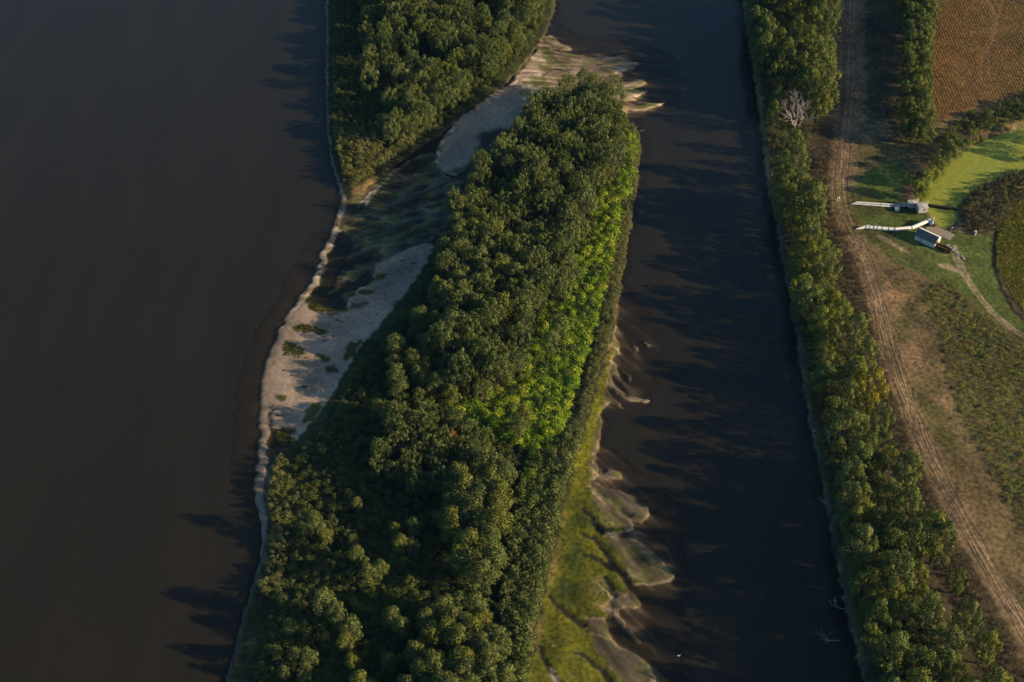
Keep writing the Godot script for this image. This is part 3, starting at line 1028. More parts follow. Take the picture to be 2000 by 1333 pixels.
func scatter(list: Array, spacing: float, jitter := 0.38, keep := 1.0) -> Array:
	# places inside an outline, on an uneven triangular grid
	var poly := outline(list)
	var lo := poly[0]
	var hi := poly[0]
	for p in poly:
		lo = lo.min(p)
		hi = hi.max(p)
	var out := []
	var j := 0
	var z := lo.y
	while z < hi.y:
		var x := lo.x + (0.5 * spacing if j % 2 else 0.0)
		while x < hi.x:
			var p := Vector2(x + rng.randf_range(-jitter, jitter) * spacing, z + rng.randf_range(-jitter, jitter) * spacing)
			if rng.randf() < keep and Geometry2D.is_point_in_polygon(p, poly):
				out.append(Vector3(p.x, at_height(p.x, p.y), p.y))
			x += spacing
		z += spacing * 0.87
		j += 1
	return out


func plant_tree(kind: String, at: Vector3, scale_: float, tint: String, where: String, tall := 1.0) -> void:
	spots.append({"kind": kind, "at": at, "scale": scale_, "tall": tall, "tint": tint, "where": where, "turn": rng.randf() * TAU, "variant": rng.randi() % 6})


var LANDMARKS := [
	["the island's upper tip", 1140, 195], ["the upper chute sandbar", 1000, 240], ["the dark mud flat", 850, 420], ["the long beach", 780, 560], ["the beach's lower end", 640, 800], ["the bright vine patch", 1120, 640],
	["the vines' lower lobe", 960, 810], ["the channel shrub belt", 1200, 420], ["the green flat", 1110, 1010], ["the orange tree", 882, 846], ["the island's bare glade", 600, 1220], ["the shady glade", 740, 1130], ["the river sand point", 530, 960],
	["the willow belt", 1040, 1180], ["the olive grove", 920, 1060], ["the lower olive grove", 880, 1260], ["the island's middle", 980, 480], ["the island's dark west slope", 800, 720], ["the mid-island clearing", 1120, 590],
	["the north wood's river strip", 700, 100], ["the north island's tip", 700, 340], ["the north wood's sandy side", 980, 130], ["the north wood's middle", 850, 90], ["the north wood's channel shore", 1060, 30],
	["the big dead tree", 1555, 250], ["the bare grey snag", 1500, 340], ["the golden bank tree", 1670, 740], ["the track's top bend", 1640, 390], ["the riprap brush", 1650, 540], ["the lower levee bend", 1760, 900], ["the fallen snag", 1650, 1250], ["the levee's bottom grove", 1800, 1240],
	["the bank wood's far end", 1560, 40], ["the twin white pipes", 1680, 400], ["the pond's upper shore", 1880, 300], ["the hedgerow's far end", 1790, 20], ["the hedgerow's near end", 1780, 270], ["the brown crop field", 1830, 120], ["the weedy slope", 1860, 640]]


func build_forest() -> void:
	# the tufted wood on the upper half of the island
	var tints := ["leaf_green", "leaf_green", "leaf_grey", "leaf_dark", "leaf_pale"]
	var wood := [1108, 196, 1150, 190, 1190, 204, 1212, 240, 1218, 290, 1200, 350, 1166, 400, 1142, 450, 1128, 520, 1116, 590, 1060, 620, 1036, 670, 1026, 730, 1006, 775, 960, 800, 920, 806, 880, 790, 850, 745, 850, 700, 868, 640, 856, 600, 850, 560, 866, 510, 884, 460, 906, 410, 934, 366, 966, 322, 1008, 276, 1056, 226]
	for p in scatter(wood, 6.1):
		var mid := ground(870, 560)
		var round_here := Vector2(p.x - mid.x, (p.z - mid.z) * 0.8).length() < 34.0 and rng.randf() < 0.75
		var edge := ragged.get_noise_2d(p.x * 0.4, p.z * 0.4)
		if round_here:
			plant_tree("rounded", p, rng.randf_range(0.95, 1.3), ["leaf_green", "leaf_yellow", "leaf_pale"][rng.randi() % 3], "wood", 1.15)
		elif edge > -0.38:
			plant_tree("tufted", p, rng.randf_range(0.72, 1.25), tints[rng.randi() % 5] if rng.randf() < 0.95 else "leaf_yellow", "wood")
	var slope := [866, 590, 866, 740, 900, 800, 840, 815, 780, 800, 756, 740, 776, 690, 806, 640]
	for p in scatter(slope, 6.2, 0.4, 0.92):
		plant_tree("rounded", p, rng.randf_range(0.8, 1.15), ["leaf_green", "leaf_yellow", "leaf_dark"][rng.randi() % 3], "slope")
	var copse := [770, 830, 830, 820, 900, 850, 950, 880, 960, 930, 930, 970, 870, 985, 790, 985, 730, 950, 725, 890]
	for p in scatter(copse, 6.0, 0.38, 0.92):
		plant_tree("tufted", p, rng.randf_range(0.72, 0.98), tints[rng.randi() % 5], "copse")
	var grove := [890, 960, 960, 930, 990, 960, 985, 1040, 975, 1110, 980, 1180, 920, 1190, 880, 1120, 868, 1040]
	for p in scatter(grove, 5.4, 0.4, 0.95):
		plant_tree("rounded", p, rng.randf_range(1.0, 1.3), ["leaf_green", "leaf_yellow", "leaf_pale"][rng.randi() % 3], "grove", 1.2)
	var low_grove := [830, 1230, 900, 1200, 975, 1230, 990, 1333, 980, 1430, 780, 1430, 790, 1330]
	for p in scatter(low_grove, 5.8, 0.4, 0.9):
		plant_tree("rounded", p, rng.randf_range(0.95, 1.25), ["leaf_green", "leaf_yellow", "leaf_pale"][rng.randi() % 3], "grove", 1.2)
	for q in [[622, 1040, 0.8], [640, 1060, 0.62], [636, 1200, 0.95], [660, 1212, 0.8], [690, 1250, 0.9], [680, 1268, 0.7], [608, 1300, 0.75], [700, 1092, 0.6], [722, 1136, 0.75], [745, 1126, 0.7], [784, 1076, 0.7], [768, 1225, 0.8], [786, 1238, 0.75], [706, 1380, 0.85], [690, 1302, 0.6], [762, 1300, 0.6], [706, 1350, 0.8], [756, 1400, 0.8],
			[812, 1180, 0.6], [762, 880, 0.6], [740, 800, 0.55], [760, 832, 0.7], [770, 695, 0.6], [840, 690, 0.8], [1090, 660, 0.9], [1076, 690, 0.85], [1022, 830, 0.8], [1015, 850, 0.75], [545, 1280, 0.5], [560, 1320, 0.5]]:
		plant_tree("rounded", on_ground(q[0], q[1] + 14.0), q[2] * 1.15, ["leaf_green", "leaf_yellow", "leaf_pale"][rng.randi() % 3], "lone", 1.35)
	plant_tree("rounded", on_ground(884, 880), 0.62, "leaf_rust", "lone", 1.5)
	for p in scatter([600, 960, 700, 930, 740, 990, 860, 1010, 860, 1180, 800, 1250, 780, 1420, 500, 1420, 540, 1230, 590, 1120], 12.0, 0.5, 0.42):
		plant_tree("rounded" if rng.randf() < 0.75 else "tufted", p, rng.randf_range(0.45, 0.8), ["leaf_green", "leaf_yellow", "leaf_pale", "leaf_dark"][rng.randi() % 4], "lone", 1.1)
	# the north island
	var north := [712, -90, 712, 130, 724, 240, 760, 310, 800, 290, 850, 250, 900, 214, 955, 176, 1000, 132, 1040, 84, 1064, 46, 1074, 0, 1084, -90]
	for p in scatter(north, 6.6):
		var west: float = ground(730, 120).x - p.x
		if ragged.get_noise_2d(p.x * 0.3 + 40.0, p.z * 0.3) > -0.22:
			plant_tree("rounded" if rng.randf() < 0.3 else "tufted", p, rng.randf_range(0.85, 1.1), tints[rng.randi() % 5] if rng.randf() < 0.9 else "leaf_yellow", "north", 1.0 if west < 0.0 else 0.85)
	# the bank
	var levee := [1448, -90, 1460, 40, 1478, 150, 1496, 262, 1526, 280, 1536, 230, 1580, 222, 1590, 262, 1606, 240, 1616, 150, 1612, 40, 1606, -90]
	for p in scatter(levee, 9.2, 0.36):
		var lush := ragged.get_noise_2d(p.x * 0.35 + 70.0, p.z * 0.35)
		if lush < -0.34:
			continue
		plant_tree("spreading", p, (1.0 + 0.4 * lush) * rng.randf_range(0.62, 1.12), ["leaf_green", "leaf_pale", "leaf_dark", "leaf_yellow"][rng.randi() % 4], "bank", 1.18)
	var levee_mid := [1506, 362, 1548, 346, 1584, 430, 1606, 500, 1640, 600, 1672, 690, 1700, 780, 1690, 830, 1620, 850, 1592, 800, 1572, 700, 1556, 600, 1540, 500]
	for p in scatter(levee_mid, 8.2, 0.36):
		var lush := ragged.get_noise_2d(p.x * 0.35 + 70.0, p.z * 0.35)
		if lush < -0.34:
			continue
		plant_tree("spreading", p, (1.0 + 0.4 * lush) * rng.randf_range(0.5, 0.92), ["leaf_green", "leaf_yellow", "leaf_pale", "leaf_lime"][rng.randi() % 4], "bank", 1.18)
	var levee_low := [1626, 860, 1706, 840, 1740, 900, 1780, 1000, 1830, 1100, 1880, 1200, 1920, 1300, 1960, 1440, 1720, 1440, 1690, 1300, 1660, 1130, 1630, 960]
	for p in scatter(levee_low, 9.0, 0.36):
		var lush := ragged.get_noise_2d(p.x * 0.35 + 70.0, p.z * 0.35)
		if lush < -0.34:
			continue
		plant_tree("spreading", p, (1.0 + 0.4 * lush) * rng.randf_range(0.6, 1.08), ["leaf_green", "leaf_grey", "leaf_dark", "leaf_yellow"][rng.randi() % 4], "bank", 1.18)
	plant_tree("spreading", on_ground(1694, 796), 0.95, "leaf_gold", "bank", 1.15)
	plant_tree("spreading", on_ground(1548, 304), 0.74, "leaf_green", "bank")
	plant_tree("spreading", on_ground(1530, 330), 0.55, "leaf_yellow", "bank")
	var hedge := [1756, -90, 1822, -90, 1812, 60, 1800, 160, 1800, 240, 1806, 300, 1758, 302, 1756, 200, 1760, 80]
	for p in scatter(hedge, 5.2, 0.3):
		plant_tree("spreading", p, rng.randf_range(0.62, 0.85), ["leaf_green", "leaf_dark", "leaf_yellow"][rng.randi() % 3], "hedge")
	for q in [[1786, 388, 0.55, "leaf_lime"], [1797, 398, 0.52, "leaf_lime"], [1806, 390, 0.42, "leaf_gold"], [1800, 374, 0.68, "leaf_lime"], [1814, 366, 0.66, "leaf_lime"], [1820, 350, 0.72, "leaf_green"], [1832, 352, 0.55, "leaf_lime"], [1838, 338, 0.7, "leaf_green"], [1850, 326, 0.68, "leaf_green"], [1866, 312, 0.58, "leaf_dark"], [1880, 302, 0.5, "leaf_green"], [1826, 330, 0.6, "leaf_dark"], [1846, 308, 0.55, "leaf_dark"], [1790, 368, 0.5, "leaf_green"],
			[1898, 287, 0.22, "leaf_gold"], [1906, 282, 0.2, "leaf_gold"], [1914, 278, 0.2, "leaf_yellow"],
			[2014, 300, 0.62, "leaf_dark"], [2040, 320, 0.7, "leaf_dark"], [2030, 272, 0.6, "leaf_dark"], [2064, 290, 0.7, "leaf_green"], [2004, 322, 0.4, "leaf_dark"]]:
		plant_tree("rounded", on_ground(q[0], q[1]), q[2] * 1.45, q[3], "pond", 1.1)
	raise_trees()


func raise_trees() -> void:
	# the 300 nearest of each kind stand as trees of their own; what is left over of a kind is one far wood
	var words := {"leaf_green": "mid green", "leaf_grey": "grey green", "leaf_dark": "dark green", "leaf_yellow": "yellow green", "leaf_gold": "golden yellow", "leaf_lime": "bright yellow green", "leaf_rust": "rusty orange", "leaf_pale": "pale green"}
	var shapes := {"tufted": "tufted tree", "rounded": "bushy tree", "spreading": "broad tree"}
	var units := ["first", "second", "third", "fourth", "fifth", "sixth", "seventh", "eighth", "ninth", "tenth", "eleventh", "twelfth", "thirteenth", "fourteenth", "fifteenth", "sixteenth", "seventeenth", "eighteenth", "nineteenth", "twentieth"]
	var ranks := units.duplicate()
	for k in 9:
		ranks.append("twenty-" + units[k])
	ranks.append("thirtieth")
	var cam := Vector3(0, CAM_H, 0)
	spots.sort_custom(func(a, b): return cam.distance_squared_to(a.at) < cam.distance_squared_to(b.at))
	var marks := []
	for l in LANDMARKS:
		marks.append(ground(l[1], l[2], 1.5))
	var cells := {}
	var counts := {}
	var rest := {}
	for s in spots:
		var n: int = counts.get(s.kind, 0)
		counts[s.kind] = n + 1
		if n >= 300:
			var key := [s.kind, s.variant % 3, s.tint]
			if not rest.has(key):
				rest[key] = []
			rest[key].append(s)
			continue
		var best := 0
		for k in marks.size():
			if s.at.distance_squared_to(marks[k]) < s.at.distance_squared_to(marks[best]):
				best = k
		var d: Vector3 = s.at - marks[best]
		var way := ""
		if absf(d.x) > absf(d.z):
			way = "sunward of" if d.x > 0.0 else "shadeward of"
		else:
			way = "beyond" if d.z < 0.0 else "this side of"
		s.cell = "%s|%s|%s|%s" % [s.kind, s.tint, way, LANDMARKS[best][0]]
		s.away = d.length()
		if not cells.has(s.cell):
			cells[s.cell] = []
		cells[s.cell].append(s)
	for c in cells:
		var list: Array = cells[c]
		list.sort_custom(func(a, b): return a.away < b.away)
		var bits: PackedStringArray = c.split("|")
		for k in list.size():
			var s: Dictionary = list[k]
			var label := "%s %s %s %s" % [words[s.tint], shapes[s.kind], bits[2], bits[3]]
			if list.size() > 1:
				label = ("%s %s" % [ranks[mini(k, 29)], label])
			var group: String = {"wood": "trees of the island's upper wood", "slope": "trees on the island's dark slope", "copse": "trees of the island's middle copse", "grove": "trees of the olive groves", "lone": "lone trees on the island", "north": "trees of the north island", "bank": "trees along the river bank", "hedge": "hedgerow trees by the crop field", "pond": "trees round the pond"}[s.where]
			var called: String = {"tufted": "tufted_tree", "rounded": "bushy_tree", "spreading": "broad_tree"}[s.kind]
			var cat: String = {"tufted": "tree", "rounded": "bushy tree", "spreading": "broad tree"}[s.kind]
			var o := thing(called, label, cat, s.at, s.turn, group)
			o.scale = Vector3(s.scale, s.scale * s.tall, s.scale)
			var meshes: Array = proto(s.kind)[s.variant]
			part("crown", meshes[0], M[s.tint], o)
			part("trunk", meshes[1], M.bark, o)
	var far_meshes := []
	var far_mats := []
	var far_sets := []
	for key in rest:
		var xf := []
		for s in rest[key]:
			xf.append(Transform3D(Basis(Vector3.UP, s.turn).scaled(Vector3(s.scale, s.scale * s.tall, s.scale)), s.at))
		far_meshes.append(proto(key[0])[key[1]][0])
		far_mats.append(M[key[2]])
		far_sets.append(xf)
	gather("woods", far_meshes, far_mats, far_sets, "far part of both islands' woods where the trees merge", "forest")


func mass(called: String, mesh: Mesh, m: Material, xf: Array, label: String, category: String) -> void:
	if xf.is_empty():
		return
	var mm := MultiMesh.new()
	mm.transform_format = MultiMesh.TRANSFORM_3D
	mm.mesh = mesh
	mm.instance_count = xf.size()
	for k in xf.size():
		mm.set_instance_transform(k, xf[k])
	var o := MultiMeshInstance3D.new()
	o.name = numbered(called)
	o.multimesh = mm
	o.material_override = m
	add_child(o, true)
	tag(o, label, category, "", "stuff")


func gather(called: String, meshes: Array, mats: Array, sets: Array, label: String, category: String) -> void:
	# one mass of plants nobody could count, made of a few kinds of plant
	var o := Node3D.new()
	o.name = numbered(called)
	add_child(o, true)
	tag(o, label, category, "", "stuff")
	for k in meshes.size():
		if sets[k].is_empty():
			continue
		var mm := MultiMesh.new()
		mm.transform_format = MultiMesh.TRANSFORM_3D
		mm.mesh = meshes[k]
		mm.instance_count = sets[k].size()
		for j in sets[k].size():
			mm.set_instance_transform(j, sets[k][j])
		var c := MultiMeshInstance3D.new()
		c.name = "growth"
		c.multimesh = mm
		c.material_override = mats[k]
		o.add_child(c, true)
		c.set_meta("kind", "stuff")


func cover(called: String, label: String, category: String, outlines: Array, spacing: float, meshes: Array, mats: Array, lo: float, hi: float, keep := 1.0, patchy := -2.0, tall := 1.0) -> void:
	# ground cover of one kind over some areas; one mass per mesh and tone
	var sets := []
	for k in meshes.size():
		sets.append([])
	for list in outlines:
		for p in scatter(list, spacing, 0.5, keep):
			if ragged.get_noise_2d(p.x * 0.7, p.z * 0.7) < patchy or p.y < 0.05:
				continue
			var s := rng.randf_range(lo, hi)
			sets[rng.randi() % meshes.size()].append(Transform3D(Basis(Vector3.UP, rng.randf() * TAU).scaled(Vector3(s * rng.randf_range(0.8, 1.35), s * tall * rng.randf_range(0.7, 1.35), s * rng.randf_range(0.8, 1.2))), p - Vector3(0, 0.1, 0)))
	gather(called, meshes, mats, sets, label, category)


func tuft(s: int, blades: int, wide: float, tall: float, col: Color) -> ArrayMesh:
	# a tussock of bent blades
	var r := RandomNumberGenerator.new()
	r.seed = s
	var st := SurfaceTool.new()
	st.begin(Mesh.PRIMITIVE_TRIANGLES)
	for k in blades:
		var a := r.randf() * TAU
		var root := Vector3(cos(a), 0, sin(a)) * wide * sqrt(r.randf()) * 0.5
		var lean := Vector3(r.randf_range(-1, 1), 0, r.randf_range(-1, 1)) * tall * 0.45
		var h := tall * r.randf_range(0.5, 1.1)
		var side := Vector3(-sin(a * 3.0), 0, cos(a * 3.0)) * wide * 0.09
		var t := r.randf_range(0.7, 1.3)
		st.set_color(Color(col.r * t, col.g * t, col.b * t))
		var nn := (Vector3.UP * 0.7 + lean.normalized() * 0.5).normalized()
		st.set_normal(nn)
		var tri := [root - side, root + side, root + lean + Vector3(0, h, 0)]
		if side.cross(lean + Vector3(0, h, 0)).dot(nn) > 0.0:
			tri = [tri[1], tri[0], tri[2]]
		for q in tri:
			st.add_vertex(q)
	return st.commit()


func build_ground_cover() -> void:
	# low thicket under and beside the island's trees
	var low := []
	var belt := []
	var vine := []
	var brown := []
	var willow := []
	for k in 4:
		low.append(leaves(bush(700 + k, 2.0, 2.8, 6), 3.4, 0.36, Color(0.074, 0.096, 0.028), 720 + k))
		belt.append(leaves(bush(740 + k, 1.5, 3.4, 4), 3.8, 0.32, Color(0.130, 0.138, 0.048), 760 + k, 0.2))
		vine.append(leaves(bush(780 + k, 2.8, 1.9, 10), 3.6, 0.40, [Color(0.15, 0.245, 0.022), Color(0.125, 0.215, 0.022), Color(0.10, 0.165, 0.024), Color(0.19, 0.25, 0.028)][k], 800 + k, 0.5))
		willow.append(leaves(bush(790 + k, 1.6, 3.4, 5), 3.8, 0.34, Color(0.108, 0.138, 0.044), 810 + k, 0.2))
		brown.append(leaves(bush(820 + k, 1.4, 1.7, 5), 3.6, 0.30, Color(0.080, 0.062, 0.036), 840 + k, 0.2))
	var leaf := [M.leaf_green, M.leaf_dark, M.leaf_green, M.leaf_pale]
	var island_low := [1090, 205, 1215, 240, 1236, 300, 1226, 380, 1190, 500, 1160, 620, 1120, 760, 1090, 860, 1030, 1000, 1000, 1140, 980, 1440, 470, 1440, 500, 1330, 530, 1220, 552, 1120, 560, 1060, 556, 950, 580, 900, 640, 840, 690, 740, 750, 660, 800, 600, 850, 520, 900, 420, 980, 310]
	cover("thicket", "dark green low thicket filling the ground between the island's trees", "undergrowth", [island_low], 2.3, low, leaf, 0.45, 1.3, 0.85, -0.5)
	cover("bank_thicket", "dark shrubs on the steep bank under the levee trees", "undergrowth", [[1444, -90, 1456, 0, 1468, 70, 1482, 170, 1496, 280, 1506, 360, 1521, 430, 1536, 510, 1551, 600, 1567, 700, 1586, 820, 1607, 920, 1631, 1050, 1652, 1150, 1674, 1250, 1700, 1440, 1900, 1440, 1800, 1120, 1720, 900, 1640, 660, 1590, 480, 1560, 330, 1600, 220, 1606, -90]], 2.6, low, leaf, 0.5, 1.1, 0.95)
	cover("north_thicket", "dark low thicket along the river strip of the north island", "undergrowth", [[650, -90, 650, 240, 668, 330, 690, 372, 740, 334, 850, 258, 960, 178, 1040, 92, 1078, 0, 1086, -90]], 2.4, low, leaf, 0.5, 1.1, 0.95)
	cover("olive_shrubbery", "olive shrubs covering the south tip of the north island", "shrubbery", [[654, 262, 700, 262, 740, 280, 730, 330, 694, 376, 672, 366], [676, 300, 760, 300, 820, 262, 850, 256, 780, 306, 720, 352]], 1.9, belt, [M.leaf_green, M.leaf_pale, M.leaf_yellow, M.leaf_green], 0.8, 1.5)
	cover("shrub_belt", "brownish olive shrub belt on the island's steep channel shore", "shrubbery", [[1214, 230, 1250, 268, 1247, 300, 1243, 360, 1231, 440, 1217, 520, 1202, 620, 1190, 680, 1160, 770, 1140, 840, 1122, 840, 1146, 740, 1174, 620, 1190, 520, 1208, 430, 1226, 330]], 1.5, belt, [M.leaf_green, M.leaf_grey, M.leaf_pale, M.leaf_green], 0.5, 1.0)
	cover("willow_belt", "dense dark green willow thicket along the green flat", "shrubbery", [[1122, 850, 1136, 850, 1112, 930, 1092, 1000, 1076, 1080, 1058, 1160, 1042, 1240, 1024, 1333, 1004, 1440, 960, 1440, 976, 1333, 980, 1200, 990, 1060, 1020, 960, 1070, 890]], 1.8, willow, [M.leaf_green, M.leaf_dark, M.leaf_green, M.leaf_pale], 0.9, 1.5)
	cover("shore_shrubbery", "brownish shrubs lining the wide river below the sand point", "shrubbery", [[536, 905, 560, 900, 570, 960, 566, 1040, 560, 1120, 530, 1180, 506, 1170, 528, 1110, 530, 1040, 526, 980]], 1.9, belt, [M.leaf_green, M.leaf_pale, M.leaf_yellow, M.leaf_green], 0.6, 1.2)
	var gold := leaf_mat(1.40, 1.32, 1.0)
	cover("vine_cover", "bright lime green vines smothering shrubs on the island's sunny slope", "vines", [[1184, 372, 1222, 376, 1208, 440, 1192, 510, 1176, 580, 1156, 650, 1128, 740, 1104, 810, 1080, 862, 1040, 890, 1000, 874, 960, 846, 900, 830, 840, 830, 900, 800, 970, 776, 1020, 740, 1040, 664, 1060, 610, 1116, 584, 1130, 510, 1146, 440], [1110, 812, 1086, 862, 1066, 960, 1030, 1020, 1022, 960, 1042, 880], [1222, 262, 1238, 275, 1236, 330, 1222, 400, 1196, 400, 1216, 330]], 1.25, vine, [gold, gold, gold, gold], 0.35, 1.25, 0.97, -0.6, 1.3)
	var vine_low := []
	for q in [[640, 1190], [652, 1212], [700, 1262], [616, 1320], [748, 1170], [800, 1190], [830, 1150], [690, 1190], [770, 1100], [890, 1210], [930, 1190]]:
		var p := on_ground(q[0], q[1])
		for k in 5:
			var g := p + Vector3(rng.randf_range(-4, 4), 0, rng.randf_range(-4, 4))
			vine_low.append(Transform3D(Basis(Vector3.UP, rng.randf() * TAU).scaled(Vector3.ONE * rng.randf_range(0.5, 0.9)), g))
	mass("vine_clump", vine[0], gold, vine_low, "small lime green vine clumps at the feet of the island's lone trees", "vines")
	# grasses
	var grass := []
	var dry := []
	for k in 3:
		grass.append(tuft(900 + k, 26, 1.3, 0.55, Color(0.112, 0.120, 0.014)))
		dry.append(tuft(920 + k, 22, 1.3, 0.5, Color(0.15, 0.125, 0.055)))
	var plain := leaf_mat(1.0, 1.0, 1.0)
	cover("flat_grass", "yellow green sedge tussocks on the island's grassy flat", "grass", [FLAT], 1.0, grass, [plain, M.leaf_green, plain], 0.25, 0.6, 0.6, -0.15)
	cover("beach_weeds", "dark weed patches on the beach by the river", "weeds", [[600, 590, 640, 588, 676, 596, 680, 608, 640, 612, 606, 608], [578, 636, 600, 634, 640, 648, 636, 654, 590, 652], [552, 668, 580, 672, 594, 690, 584, 702, 556, 694], [530, 840, 580, 836, 576, 860, 545, 880, 528, 870]], 1.0, grass, [M.leaf_dark, M.leaf_dark, M.leaf_dark], 0.5, 1.1, 0.7)
	cover("meadow_grass", "dry brown grass tussocks on the meadow behind the levee", "grass", [[1664, 480, 1720, 510, 1800, 552, 1806, 600, 1836, 680, 1850, 760, 1900, 880, 1960, 980, 2040, 1100, 2040, 1300, 1960, 1150, 1880, 1020, 1800, 850, 1740, 690, 1700, 540], [1668, 250, 1760, 250, 1830, 262, 1780, 320, 1740, 310, 1680, 332]], 1.6, dry, [plain, M.leaf_green, M.leaf_pale], 0.3, 0.8, 0.6, -0.2)
	cover("levee_brush", "dark brown brush and scrub on the levee's land side", "brush", [[1590, 300, 1632, 300, 1622, 390, 1634, 440, 1668, 490, 1698, 590, 1718, 690, 1748, 790, 1782, 890, 1830, 1000, 1880, 1100, 1940, 1200, 2010, 1333, 2040, 1440, 1980, 1440, 1900, 1250, 1800, 1050, 1720, 830, 1660, 640, 1600, 440, 1580, 350]], 2.0, brown, [M.leaf_green, M.leaf_grey, M.leaf_pale, M.leaf_green], 0.5, 1.2, 0.95, -0.5)
	var weed_mats := [M.leaf_green, M.leaf_yellow, M.leaf_green, M.leaf_pale]
	var green_weeds := []
	var pale_weeds := []
	for k in 4:
		pale_weeds.append(leaves(bush(865 + k, 1.4, 1.4, 5), 3.6, 0.28, Color(0.155, 0.13, 0.045), 885 + k, 0.2))
		green_weeds.append(leaves(bush(860 + k, 1.4, 1.5, 5), 3.6, 0.30, Color(0.145, 0.19, 0.036), 880 + k, 0.2))
	cover("weed_field", "tangle of green and brown weeds on the sloping rough ground", "weeds", [WEEDS], 1.6, green_weeds + pale_weeds, weed_mats + [M.leaf_green, M.leaf_yellow, M.leaf_pale, M.leaf_green], 0.35, 1.1, 0.9, -0.5, 0.75)
	cover("pond_brush", "tall brown green brush between the pond and the bean field", "brush", [BRUSH_HILL], 1.7, brown + belt, [M.leaf_pale, M.leaf_green, M.leaf_grey, M.leaf_pale, M.leaf_dark, M.leaf_green, M.leaf_dark, M.leaf_grey], 0.5, 1.0)
	cover("field_edge_brush", "green brush bordering the crop field above the pond", "brush", [[1850, 256, 1880, 236, 1940, 216, 2010, 194, 2160, 150, 2160, 200, 2010, 240, 1960, 256, 1900, 272, 1870, 290, 1840, 296]], 1.9, green_weeds + low, weed_mats + leaf, 0.6, 1.3, 0.9, -0.35)
	# crops: row upon row of separate little plants
	var bean := []
	for k in 3:
		bean.append(leaves([[Vector3(0, 0.36, 0), Vector3(0.36, 0.4, 0.44), 1.0]], 9.0, 0.24, [Color(0.38, 0.235, 0.065), Color(0.31, 0.18, 0.055), Color(0.20, 0.18, 0.045)][k], 940 + k, 0.5))
	crop_rows("brown_bean_rows", "rows of ripe orange brown beans in the upper field", CROP, Vector2(0.03, 1.0), 1.6, 0.6, bean, [plain, plain, plain])
	var green_bean := []
	for k in 3:
		green_bean.append(leaves([[Vector3(0, 0.4, 0), Vector3(0.5, 0.45, 0.5), 1.0]], 8.0, 0.27, [Color(0.16, 0.17, 0.022), Color(0.12, 0.16, 0.022), Color(0.27, 0.22, 0.022)][k], 960 + k, 0.5))
	crop_rows("green_bean_rows", "rows of yellowing green beans beside the mown lane", BEANS, Vector2(-0.2, 1.0), 0.95, 0.8, green_bean, [plain, plain, plain])


func beside_line(p: Vector2, lines: Array) -> bool:
	for l in lines:
		for k in l.size() - 1:
			if Geometry2D.get_closest_point_to_segment(p, l[k], l[k + 1]).distance_to(p) < 0.9:
				return true
	return false


func crop_rows(called: String, label: String, list: Array, along: Vector2, gap: float, pitch: float, meshes: Array, mats: Array) -> void:
	var poly := outline(list)
	var a := along.normalized()
	var b := a.orthogonal()
	var lo := Vector2(1e9, 1e9)
	var hi := Vector2(-1e9, -1e9)
	for p in poly:
		var q := Vector2(p.dot(a), p.dot(b))
		lo = lo.min(q)
		hi = hi.max(q)
	var sets := [[], [], []]
	var wheelings := [outline([1918, -40, 1938, 20, 1952, 46]), outline([1976, -60, 1962, 10, 1948, 60, 1938, 100, 1932, 130]), outline([1936, 96, 1920, 130, 1918, 160])]
	var olive_from := ground(1950, 110).x
	var v := lo.y
	while v < hi.y:
		var u := lo.x
		while u < hi.x:
			var p := a * u + b * (v + ragged.get_noise_2d(u * 0.15, v * 0.02) * 0.25)
			if p.x < 330.0 and p.y > -760.0 and rng.randf() < 0.93 and Geometry2D.is_point_in_polygon(p, poly):
				var s := rng.randf_range(0.75, 1.2)
				var pick := rng.randi() % 3
				if called == "brown_bean_rows":
					if beside_line(p, wheelings):
						u += pitch
						continue
					pick = 2 if rng.randf() < clampf(0.5 + (p.x - olive_from) * 0.02 + ragged.get_noise_2d(p.x * 0.3, p.y * 0.3) * 1.6, 0.04, 0.92) else rng.randi() % 2
				sets[pick].append(Transform3D(Basis(Vector3.UP, rng.randf() * TAU).scaled(Vector3(s, s, s)), Vector3(p.x, at_height(p.x, p.y) - 0.05, p.y)))
			u += pitch
		v += gap
	gather(called, meshes, mats, sets, label, "crop")


# ------------------------------------------------------------------ the pump station

func box(st: SurfaceTool, c: Vector3, size: Vector3, basis_ := Basis()) -> void:
	# a box with slightly chamfered vertical edges left out: six faces, flat normals
	var h := size * 0.5
	for f in [[Vector3.RIGHT, Vector3.UP, Vector3.BACK], [Vector3.LEFT, Vector3.UP, Vector3.FORWARD], [Vector3.UP, Vector3.BACK, Vector3.RIGHT], [Vector3.DOWN, Vector3.FORWARD, Vector3.RIGHT], [Vector3.BACK, Vector3.UP, Vector3.LEFT], [Vector3.FORWARD, Vector3.UP, Vector3.RIGHT]]:
		var n: Vector3 = f[0]
		var u: Vector3 = f[1]
		var w := n.cross(u)
		var q := []
		for s in [[-1, -1], [1, -1], [1, 1], [-1, 1]]:
			q.append(c + basis_ * ((n + u * s[0] + w * s[1]) * h))
		for k in [0, 2, 1, 0, 3, 2]:
			st.set_normal(basis_ * n)
			st.add_vertex(q[k])


func boxed(c: Vector3, size: Vector3, basis_ := Basis()) -> ArrayMesh:
	var st := SurfaceTool.new()
	st.begin(Mesh.PRIMITIVE_TRIANGLES)
	box(st, c, size, basis_)
	return st.commit()


func piped(pts: Array, radii: Array, sides := 16) -> ArrayMesh:
	var st := SurfaceTool.new()
	st.begin(Mesh.PRIMITIVE_TRIANGLES)
	tube(st, pts, radii, sides)
	return st.commit()


